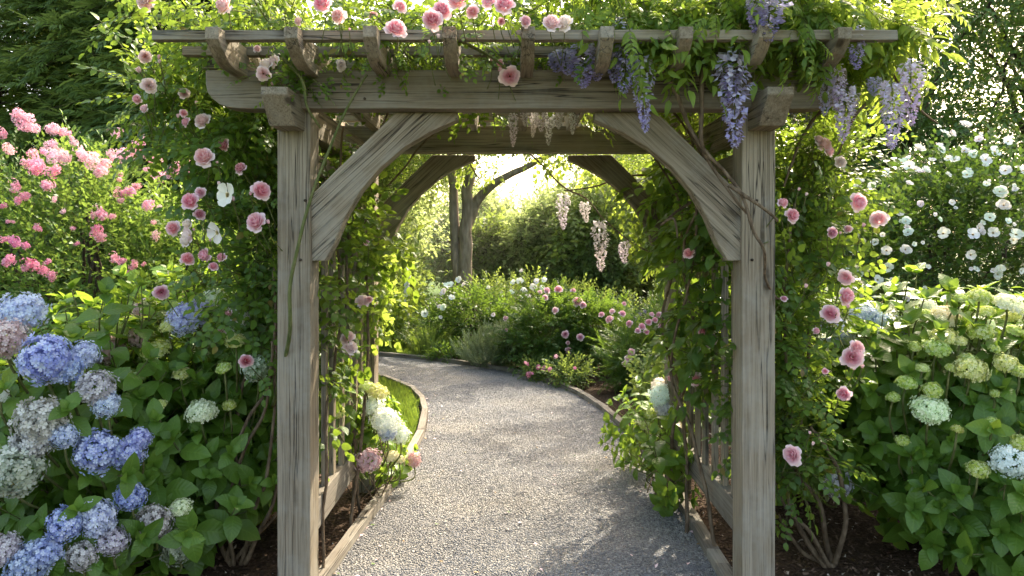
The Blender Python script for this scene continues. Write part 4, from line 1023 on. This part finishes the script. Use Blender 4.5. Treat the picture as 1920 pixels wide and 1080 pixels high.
shrub("flowering_shrub", "tall shrub with clusters of ruffled pink blossom behind the blue hydrangea at the left edge", "flowering shrub",
      [(-2.95, 5.2, 1.25, .85, .8, .95), (-3.6, 5.3, 1.35, .9, .8, .98), (-2.6, 5.3, .95, .6, .7, .85), (-3.2, 5.5, 1.7, .6, .6, .62), (-2.45, 5.5, 1.5, .45, .5, .5), (-3.1, 4.9, .7, .9, .6, .6), (-2.15, 5.1, 1.35, .42, .4, .6)], 4000, SP_SHR, [M['myr'], M['cane2']], (-3.0, 5.4, 0), 51, FL, leafk=(.75, 1.1), up=.45, stemr=.022)
wh = (.78, .79, .74)
FR = [(1810, 235, 24), (1722, 280, 26), (1690, 305, 28), (1705, 312, 26), (1715, 318, 22), (1735, 320, 22), (1762, 280, 24), (1808, 283, 26), (1825, 290, 20), (1865, 285, 26), (1848, 300, 26), (1885, 320, 26), (1813, 328, 24), (1778, 328, 14), (1875, 360, 30), (1882, 385, 28), (1856, 408, 22), (1824, 440, 28), (1836, 428, 20), (1862, 437, 26), (1785, 380, 14),
      (1875, 505, 20), (1870, 515, 22), (1726, 383, 16), (1698, 415, 22), (1685, 400, 18), (1702, 436, 22), (1768, 438, 26), (1662, 470, 22), (1697, 468, 24), (1714, 458, 12), (1664, 502, 22), (1612, 512, 20), (1645, 525, 26), (1673, 528, 22), (1635, 350, 20), (1612, 340, 20), (1660, 272, 16), (1770, 248, 18), (1890, 265, 22), (1905, 440, 28), (1918, 320, 20), (1785, 250, 18), (1820, 478, 24), (1903, 355, 14),
      (1640, 455, 18), (1600, 470, 22), (1590, 455, 14), (1740, 500, 12), (1705, 345, 16), (1850, 345, 14), (1660, 325, 22), (1790, 300, 22), (1748, 300, 16), (1835, 262, 18), (1655, 440, 12), (1625, 560, 16), (1700, 560, 14), (1830, 505, 14), (1585, 500, 18), (1762, 412, 12), (1915, 508, 14), (1890, 415, 14), (1733, 540, 10)]
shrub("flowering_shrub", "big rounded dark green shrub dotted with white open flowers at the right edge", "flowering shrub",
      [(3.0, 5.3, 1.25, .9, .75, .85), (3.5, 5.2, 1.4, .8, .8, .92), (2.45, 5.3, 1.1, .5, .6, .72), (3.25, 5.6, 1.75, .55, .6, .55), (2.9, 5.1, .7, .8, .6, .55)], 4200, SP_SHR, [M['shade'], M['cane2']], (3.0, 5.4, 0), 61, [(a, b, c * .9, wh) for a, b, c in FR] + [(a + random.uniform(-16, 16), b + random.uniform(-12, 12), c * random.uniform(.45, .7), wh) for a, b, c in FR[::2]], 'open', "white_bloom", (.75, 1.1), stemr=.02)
# border beyond the arbor
def on(px, py): d = CAMH * F / (py - 465); return (px - 960) * d / F, d
wt = (.86, .86, .80)
shrub("rose_bush", "loose white rose bush behind the spiky grass clump in the border", "rose bush",
      [(-.55, 10.7, .55, .55, .5, .44), (-.98, 10.7, .42, .36, .4, .36), (-.12, 10.6, .40, .42, .4, .38)], 1100, SP_SHR, [M['shrub'], M['cane2']], (-.5, 10.6, 0), 71,
      [(842, 535, 20, wt), (832, 548, 16, wt), (848, 558, 13, wt), (832, 577, 16, wt), (797, 588, 16, wt), (824, 575, 10, wt), (870, 535, 12, wt), (925, 590, 9, wt), (915, 540, 10, wt), (826, 595, 8, wt), (860, 525, 14, wt), (905, 628, 7, wt)], 'open', "white_bloom", (.8, 1.2))
shrub("rose_bush", "pale leaved bush with a bunch of white blooms behind the pink rose bushes", "rose bush",
      [(.25, 11.7, .66, .65, .5, .46), (1.05, 11.7, .58, .5, .5, .44), (-.45, 11.9, .62, .5, .45, .48)], 1000, SP_SHR, [M['shrub2'], M['cane2']], (.3, 11.6, 0), 72,
      [(975, 528, 16, wt), (982, 545, 14, wt), (1000, 540, 16, wt), (1006, 528, 12, wt), (976, 560, 14, wt), (990, 556, 12, wt), (978, 508, 10, wt), (1016, 540, 12, wt), (960, 548, 12, wt), (1020, 525, 12, wt), (962, 530, 12, wt), (1030, 552, 9, wt), (940, 555, 8, wt)], 'open', "white_bloom", (.8, 1.2))
shrub("rose_bush", "full green rose bush with scattered mid pink blooms in the middle of the border", "rose bush",
      [(.50, 9.1, .52, .55, .5, .44), (1.0, 9.0, .50, .45, .45, .40), (.28, 9.0, .34, .34, .35, .34)], 1300, SP_ROSE, [M['shrub'], M['cane2']], (.45, 8.9, 0), 73,
      [(1047, 543, 16, pk), (1083, 566, 20, pk), (1093, 572, 14, pk), (1022, 558, 12, pk), (1041, 582, 13, pkl), (948, 597, 11, pkl), (1060, 627, 15, pk2), (1066, 657, 14, pk2), (1088, 632, 15, pk), (1025, 545, 14, pk), (1012, 548, 10, pkl), (1075, 545, 10, pk), (950, 618, 8, pkl), (1065, 643, 8, pk)], 'rose', "rose_bloom", (.7, 1.0), stemr=.008)
shrub("rose_bush", "feathery green bush with raspberry pink blooms nearest the right side of the arbor", "rose bush",
      [(1.45, 7.9, .44, .42, .4, .36), (2.0, 8.0, .55, .55, .5, .46), (1.22, 7.7, .30, .26, .25, .27)], 1500, SP_THIN, [M['shrub'], M['cane2']], (1.35, 7.7, 0), 74,
      [(1143, 599, 16, pk), (1148, 584, 12, pkl), (1128, 590, 11, pk2), (1167, 588, 13, pk2), (1180, 607, 13, pk2), (1204, 612, 13, pk2), (1216, 604, 13, pk2), (1228, 600, 12, pk2), (1196, 620, 12, pk), (1212, 622, 12, pk2), (1240, 610, 14, pk), (1184, 660, 14, pk), (1178, 672, 14, pkl), (1172, 682, 12, pk), (1226, 668, 11, pk), (1235, 590, 12, pk), (1250, 600, 12, pk2), (1170, 570, 10, pk), (1222, 590, 10, pk)], 'rose', "rose_bloom", (.9, 1.4), stemr=.008)
shrub("perennial_clump", "light green clump of pointed leaves at the border's near corner beside the mulch", "perennial",
      [(1.38, 6.4, .28, .24, .25, .24), (1.6, 6.7, .36, .3, .3, .28)], 210, SP_ROSE, [M['shrub2'], M['cane2']], (1.3, 6.4, 0), 75, [], leafk=(.9, 1.4), up=.9, stemr=.004)
shrub("perennial_clump", "low clump with small magenta flowers at the foot of the pink rose bush", "perennial",
      [(.62, 8.0, .16, .26, .22, .17), (.3, 8.35, .12, .2, .15, .12)], 230, SP_SHR, [M['shrub2'], M['cane2']], (.6, 8.0, 0), 76,
      [(1020, 690, 12, pk2), (1030, 692, 10, pk2), (1010, 688, 10, pk2), (990, 703, 12, pk2), (996, 700, 9, pk2), (989, 683, 7, pk2), (985, 680, 7, pk), (1078, 690, 8, pk2), (1042, 668, 9, pkl)], 'clu', "flower_cluster", (.7, 1.0), stemr=.004)
shrub("lavender_mound", "rounded grey green lavender mound at the path's edge beside the rose bush", "lavender",
      [(-.32, 9.35, .20, .36, .3, .24), (-.02, 9.3, .22, .32, .3, .26)], 700, SP_THIN, [M['silver'], M['cane2']], (-.2, 9.35, 0), 77, [], leafk=(.7, 1.1), up=1.3, stemr=.004, rnd=.35)
shrub("perennial_clump", "small low green clump between the spiky grass and the lavender mound", "perennial",
      [(-.85, 9.85, .10, .3, .2, .14)], 160, SP_SHR, [M['shrub'], M['cane2']], (-.85, 9.85, 0), 78, [], leafk=(.7, 1.0), stemr=.004)
shrub("leafy_shrub", "sunlit yellow green bush standing on the far lawn near the white post", "shrub",
      [(-1.75, 11.2, .45, .35, .35, .36), (-2.2, 11.6, .4, .4, .4, .36)], 300, SP_IVY, [M['far'], M['cane2']], (-1.9, 11.4, 0), 79, [], leafk=(.8, 1.2), up=.4, stemr=.006)
shrub("leafy_shrub", "mixed green shrub with violet tips between the pink bushes and the right side panel", "shrub",
      [(2.1, 8.8, .55, .7, .6, .5), (1.5, 9.8, .5, .6, .5, .48), (2.9, 8.4, .6, .7, .6, .6)], 900, SP_SHR, [M['shrub2'], M['cane2']], (2.1, 8.9, 0), 80,
      [(1190, 597, 10, (.42, .36, .7)), (1200, 590, 9, (.42, .36, .7)), (1180, 590, 9, (.45, .38, .7)), (1210, 583, 9, (.42, .36, .7)), (1165, 600, 8, (.42, .36, .7))], 'clu', "flower_cluster")
shrub("leafy_shrub", "glossy dark shrub filling the gap behind the left side panel", "shrub",
      [(-1.9, 6.2, .7, .6, .5, .7), (-2.6, 6.6, .9, .7, .6, .8)], 800, SP_SHR, [M['shrub'], M['cane2']], (-2.1, 6.3, 0), 81, [])
# spiky grass clump
og = thing("grass_clump", "clump of long arching blades at the bend of the path before the white rose bush", "ornamental grass", (-1.15, 10.25, 0))
ts = []
for i in range(260):
    a = random.uniform(0, 6.28); L = random.uniform(.35, .62); lean = random.uniform(.1, .8); r = random.uniform(0, .16)
    b = Vector((-1.15 + math.cos(a) * r * 1.5, 10.25 + math.sin(a) * r, 0)); o_ = Vector((math.cos(a), math.sin(a), 0)); sdv = Vector((-math.sin(a), math.cos(a), 0)) * .006
    V = []; A = []
    for k in range(5):
        t = k / 4; p = b + o_ * lean * L * t ** 1.6 + Vector((0, 0, L * (t - .45 * lean * t ** 2.5)))
        V += [tuple(p - sdv * (1 - t * .9)), tuple(p + sdv * (1 - t * .9))]; A += [(-1, t, i * .37 % 1), (1, t, i * .37 % 1)]
    Fc = []
    for k in range(4): q = k * 2; Fc += [(q, q + 1, q + 3), (q, q + 3, q + 2)]
    ts.append(T(V, Fc, A))
obj_from(merge(ts), "blades", [M['shrub2']], og)
# white post
wp = thing("garden_post", "slim white painted post with a turned cap standing beyond the lawn", "post", (-1.66, 11.6, 0))
Mw = N("white_paint"); M['white'] = Mw.out(Mw.bsdf((.72, .70, .64), .5))
bar("shaft", 1.05, .075, .075, M['white'], wp, (-1.66, 11.6, .525), UP)
bar("cap", .12, .12, .04, M['white'], wp, (-1.66, 11.6, 1.07))
obj_from(tube_t([(-1.66, 11.6, 1.09), (-1.66, 11.6, 1.12), (-1.66, 11.6, 1.16), (-1.66, 11.6, 1.22)], [.02, .045, .045, .01], 10), "finial", [M['white']], wp, True)

# trees -----------------------------------------------------------
def tree(label, base, h, tr, blobs, n, temps, leafm, seed, barkm='bark', leafk=(.9, 1.3), thr=None, up=.2, group=None, fork=None, name="tree", lump=.35, lo=.3, cat="tree", limb=3):
    random.seed(seed)
    o = thing(name, label, cat, base, group)
    B = Vector(base); top = B + Vector((random.uniform(-.2, .2), random.uniform(-.2, .2), h))
    pts = curve_pts([B, B.lerp(top, .35) + Vector((random.uniform(-.12, .12), 0, 0)), B.lerp(top, .7) + Vector((random.uniform(-.15, .15), 0, 0)), top], 8, .06, seed)
    rad = [max(.02, tr * (1.35 if i == 0 else 1.12 if i == 1 else 1.0) * (1 - .75 * i / len(pts))) for i in range(len(pts))]
    t = tube_t(pts, rad, 12)
    obj_from(t, "trunk", [M[barkm]], o, True)
    ts = []
    for b in blobs:
        for q in range(limb):
            s = random.uniform(.3, .9); p0 = B.lerp(top, s); p1 = Vector(b[:3]) + Vector((random.uniform(-.6, .6) * b[3], random.uniform(-.6, .6) * b[4], random.uniform(-.3, .6) * b[5]))
            m_ = p0.lerp(p1, .5) + Vector((0, 0, .12 * (p1 - p0).length)); c = curve_pts([p0, m_, p1], 6, .1, q + seed)
            ts.append(tube_t(c, taper(len(c), tr * .32 * (1.1 - s * .6), .012), 6))
    if fork: ts += fork
    obj_from(merge(ts), "limbs", [M[barkm]], o, True)
    foliage(o, "crown", [M[leafm], M[barkm]], temps, blobs, n, leafk[0], leafk[1], up, .9, seed, lump, lo, thr, [], .6)
    return o
# the forked tree seen through the arch
fk = [curve_pts([W(868, 450, 12.3), W(885, 400, 12.3), W(905, 362, 12.2), W(940, 335, 12.1), W(990, 312, 12.0), W(1050, 280, 11.9)], 6, .03, 1), curve_pts([W(862, 560, 12.3), W(854, 450, 12.35), W(849, 330, 12.35), W(835, 230, 12.3)], 6, .03, 2)]
forks = [tube_t(fk[0], taper(len(fk[0]), .10, .035), 8), tube_t(fk[1], taper(len(fk[1]), .10, .055), 10)]
tree("forked tree with a bare leaning branch behind the white rose bushes", (-.88, 12.3, 0), 5.2, .14,
     [(-1.1, 12.3, 4.2, 1.6, 1.4, 1.2), (.3, 12.0, 4.5, 1.5, 1.2, .9), (-2.2, 12.5, 3.8, 1.2, 1.2, 1.2), (-.9, 11.8, 3.0, .75, .6, .42), (1.3, 12, 3.9, .9, .8, .5), (.9, 11.8, 3.15, .6, .5, .26), (.1, 11.8, 3.2, .6, .5, .2), (2.1, 11.8, 3.0, .8, .5, .42), (1.5, 11.7, 3.05, .6, .5, .32), (-1.9, 11.9, 3.2, .6, .5, .5)], 3500, SP_FAR, 'far', 101, 'bark', (.5, .85), fork=forks, thr=-.15, limb=0)
# backdrop trees: label, x, y, height of crown top, radius, leaf, n
BK = [("pale green round tree left of the forked tree, its leaves lit from behind", -3.0, 14.8, 6.0, 2.3, 'far', 3400, None),
      ("dense sunny bush behind the white post", -3.2, 12.6, 2.3, 1.3, 'shrub2', 1300, None),
      ("low sunny bush at the far end of the lawn behind the white post", -2.5, 14.0, 1.9, .95, 'shrub2', 1000, None),
      ("rounded pale green bush directly right of the forked trunk", -.35, 15.8, 2.3, .85, 'shrub2', 1200, None),
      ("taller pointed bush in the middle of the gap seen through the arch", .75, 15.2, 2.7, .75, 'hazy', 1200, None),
      ("mid green rounded bush behind the pale white blooms", 1.55, 14.0, 2.6, .8, 'shrub2', 1200, None),
      ("far rounded bush at the end of the lawn", -4.6, 22, 3.6, 2.4, 'far', 1300, None),
      ("far pale bush closing the view below the bright gap", 1.8, 20, 3.2, 2.0, 'far', 1400, None),
      ("hazy light green round tree below the bright gap in the sky", .2, 24, 2.9, 2.6, 'far', 1500, None),
      ("small distant tree just right of the forked trunk", -1.2, 20, 3.3, 1.5, 'far', 1100, None),
      ("loose backlit spreading tree behind the pink rose bushes", 2.7, 15.5, 4.8, 2.0, 'far', 2300, None),
      ("mid green tree right of the bright gap, half hidden by the arch", 4.6, 17, 5.2, 2.4, 'far', 2400, -.1),
      ("shadowed shrubby tree behind the right side panel", 3.9, 12.5, 2.8, 1.4, 'shrub2', 1300, None),
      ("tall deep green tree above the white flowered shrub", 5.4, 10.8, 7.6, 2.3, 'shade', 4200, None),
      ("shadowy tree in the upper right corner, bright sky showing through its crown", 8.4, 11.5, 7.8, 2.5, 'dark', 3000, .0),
      ("light green leafy tree just outside the right front post", 2.6, 8.6, 3.0, 1.0, 'far', 900, -.05),
      ("dark bushy tree low behind the white flowered shrub", 7.0, 8.6, 3.2, 1.7, 'shade', 1500, None),
      ("broad green tree filling the gap left of the arbor", -3.2, 9.3, 3.7, 1.3, 'far', 1500, -.05),
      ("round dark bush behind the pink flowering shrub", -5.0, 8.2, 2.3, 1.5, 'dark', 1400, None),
      ("distant tree low on the horizon behind the lawn", -7.5, 19, 5.0, 2.8, 'far', 1600, None),
      ("far rounded tree behind the spreading tree", 6.5, 24, 4.8, 3.2, 'far', 1500, None)]
for i, (lb, x, y, ht, r, lm_, n, th) in enumerate(BK):
    if y > 14.7 and lm_ == 'far': lm_ = 'hazy'  # distant crowns take the leaf colour with haze painted in
    rr = random.Random(200 + i); bl = []
    for k in range(6):
        a = k * 1.05 + rr.random(); q = rr.uniform(.25, .62)
        bl.append((x + math.cos(a) * r * q, y + math.sin(a) * r * q, ht * rr.uniform(.32, .72), r * rr.uniform(.45, .62), r * rr.uniform(.45, .6), ht * rr.uniform(.20, .28)))
    bl.append((x, y, ht * .74, r * .5, r * .5, ht * .24))
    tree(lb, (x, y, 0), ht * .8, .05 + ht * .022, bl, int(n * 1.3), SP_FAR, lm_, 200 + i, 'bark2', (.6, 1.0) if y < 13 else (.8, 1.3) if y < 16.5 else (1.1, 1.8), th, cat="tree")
# conifers
def conifer(label, base, h, r, n, seed, group=None):
    random.seed(seed); o = thing("conifer_tree", label, "conifer", base, group); B = Vector(base)
    pts = curve_pts([B, B + Vector((.05, 0, h * .5)), B + Vector((0, 0, h))], 10, .04, seed)
    obj_from(tube_t(pts, taper(len(pts), .16, .02), 10), "trunk", [M['bark2']], o, True)
    ts, P, D, U, S = [], [], [], [], []
    nb = int(h * 15)
    for i in range(nb):
        z = h * (.06 + .92 * i / nb); L = r * (1 - (z / h) ** 1.3 * .85) * random.uniform(.75, 1.15); a = i * 2.4 + random.uniform(-.3, .3)
        e = Vector((math.cos(a), math.sin(a), 0)); p0 = B + Vector((0, 0, z))
        c = curve_pts([p0, p0 + e * L * .5 + Vector((0, 0, .06 * L)), p0 + e * L + Vector((0, 0, -.18 * L))], 5, .05, i)
        ts.append(tube_t(c, taper(len(c), .025, .006), 4))
        for k in range(int(n / nb)):
            t = random.random() ** .6; q = c[min(len(c) - 1, int(t * (len(c) - 1)))]
            sd = random.choice((-1, 1)); P.append(tuple(q + Vector((random.gauss(0, .05), random.gauss(0, .05), random.gauss(0, .04)))))
            ee = e + Vector((-e.y, e.x, 0)) * sd * random.uniform(.2, 1.1) + Vector((0, 0, random.uniform(-.5, .25))); D.append(tuple(ee)); U.append((random.gauss(0, .3), random.gauss(0, .3), 1)); S.append(random.uniform(1.0, 1.7))
    obj_from(merge(ts), "limbs", [M['bark2']], o, True)
    P = np.array(P); D = np.array(D); U = np.array(U); S = np.array(S); idx = rng.integers(0, 2, len(P))
    obj_from(merge([scatter(SP_CON[j], P[idx == j], frames(D[idx == j], U[idx == j]), S[idx == j]) for j in (0, 1)]), "needles", [M['conif'], M['bark2']], o)
    return o
G3 = "conifers behind the left flower bed"
conifer("tall dark conifer in the upper left corner, sky glinting between its branches", (-6.6, 9.3, 0), 6.8, 1.9, 1150, 301, G3)
conifer("dark conifer between the corner conifer and the arbor, rising above the pink shrub", (-4.6, 8.9, 0), 6.6, 1.8, 2000, 302, G3)
conifer("conifer nearest the arbor, its edge lit yellow green", (-3.3, 8.0, 0), 5.6, 1.25, 1300, 303, G3)
conifer("conifer standing further back behind the two dark ones", (-6.2, 12.0, 0), 7.5, 2.3, 1400, 304, G3)
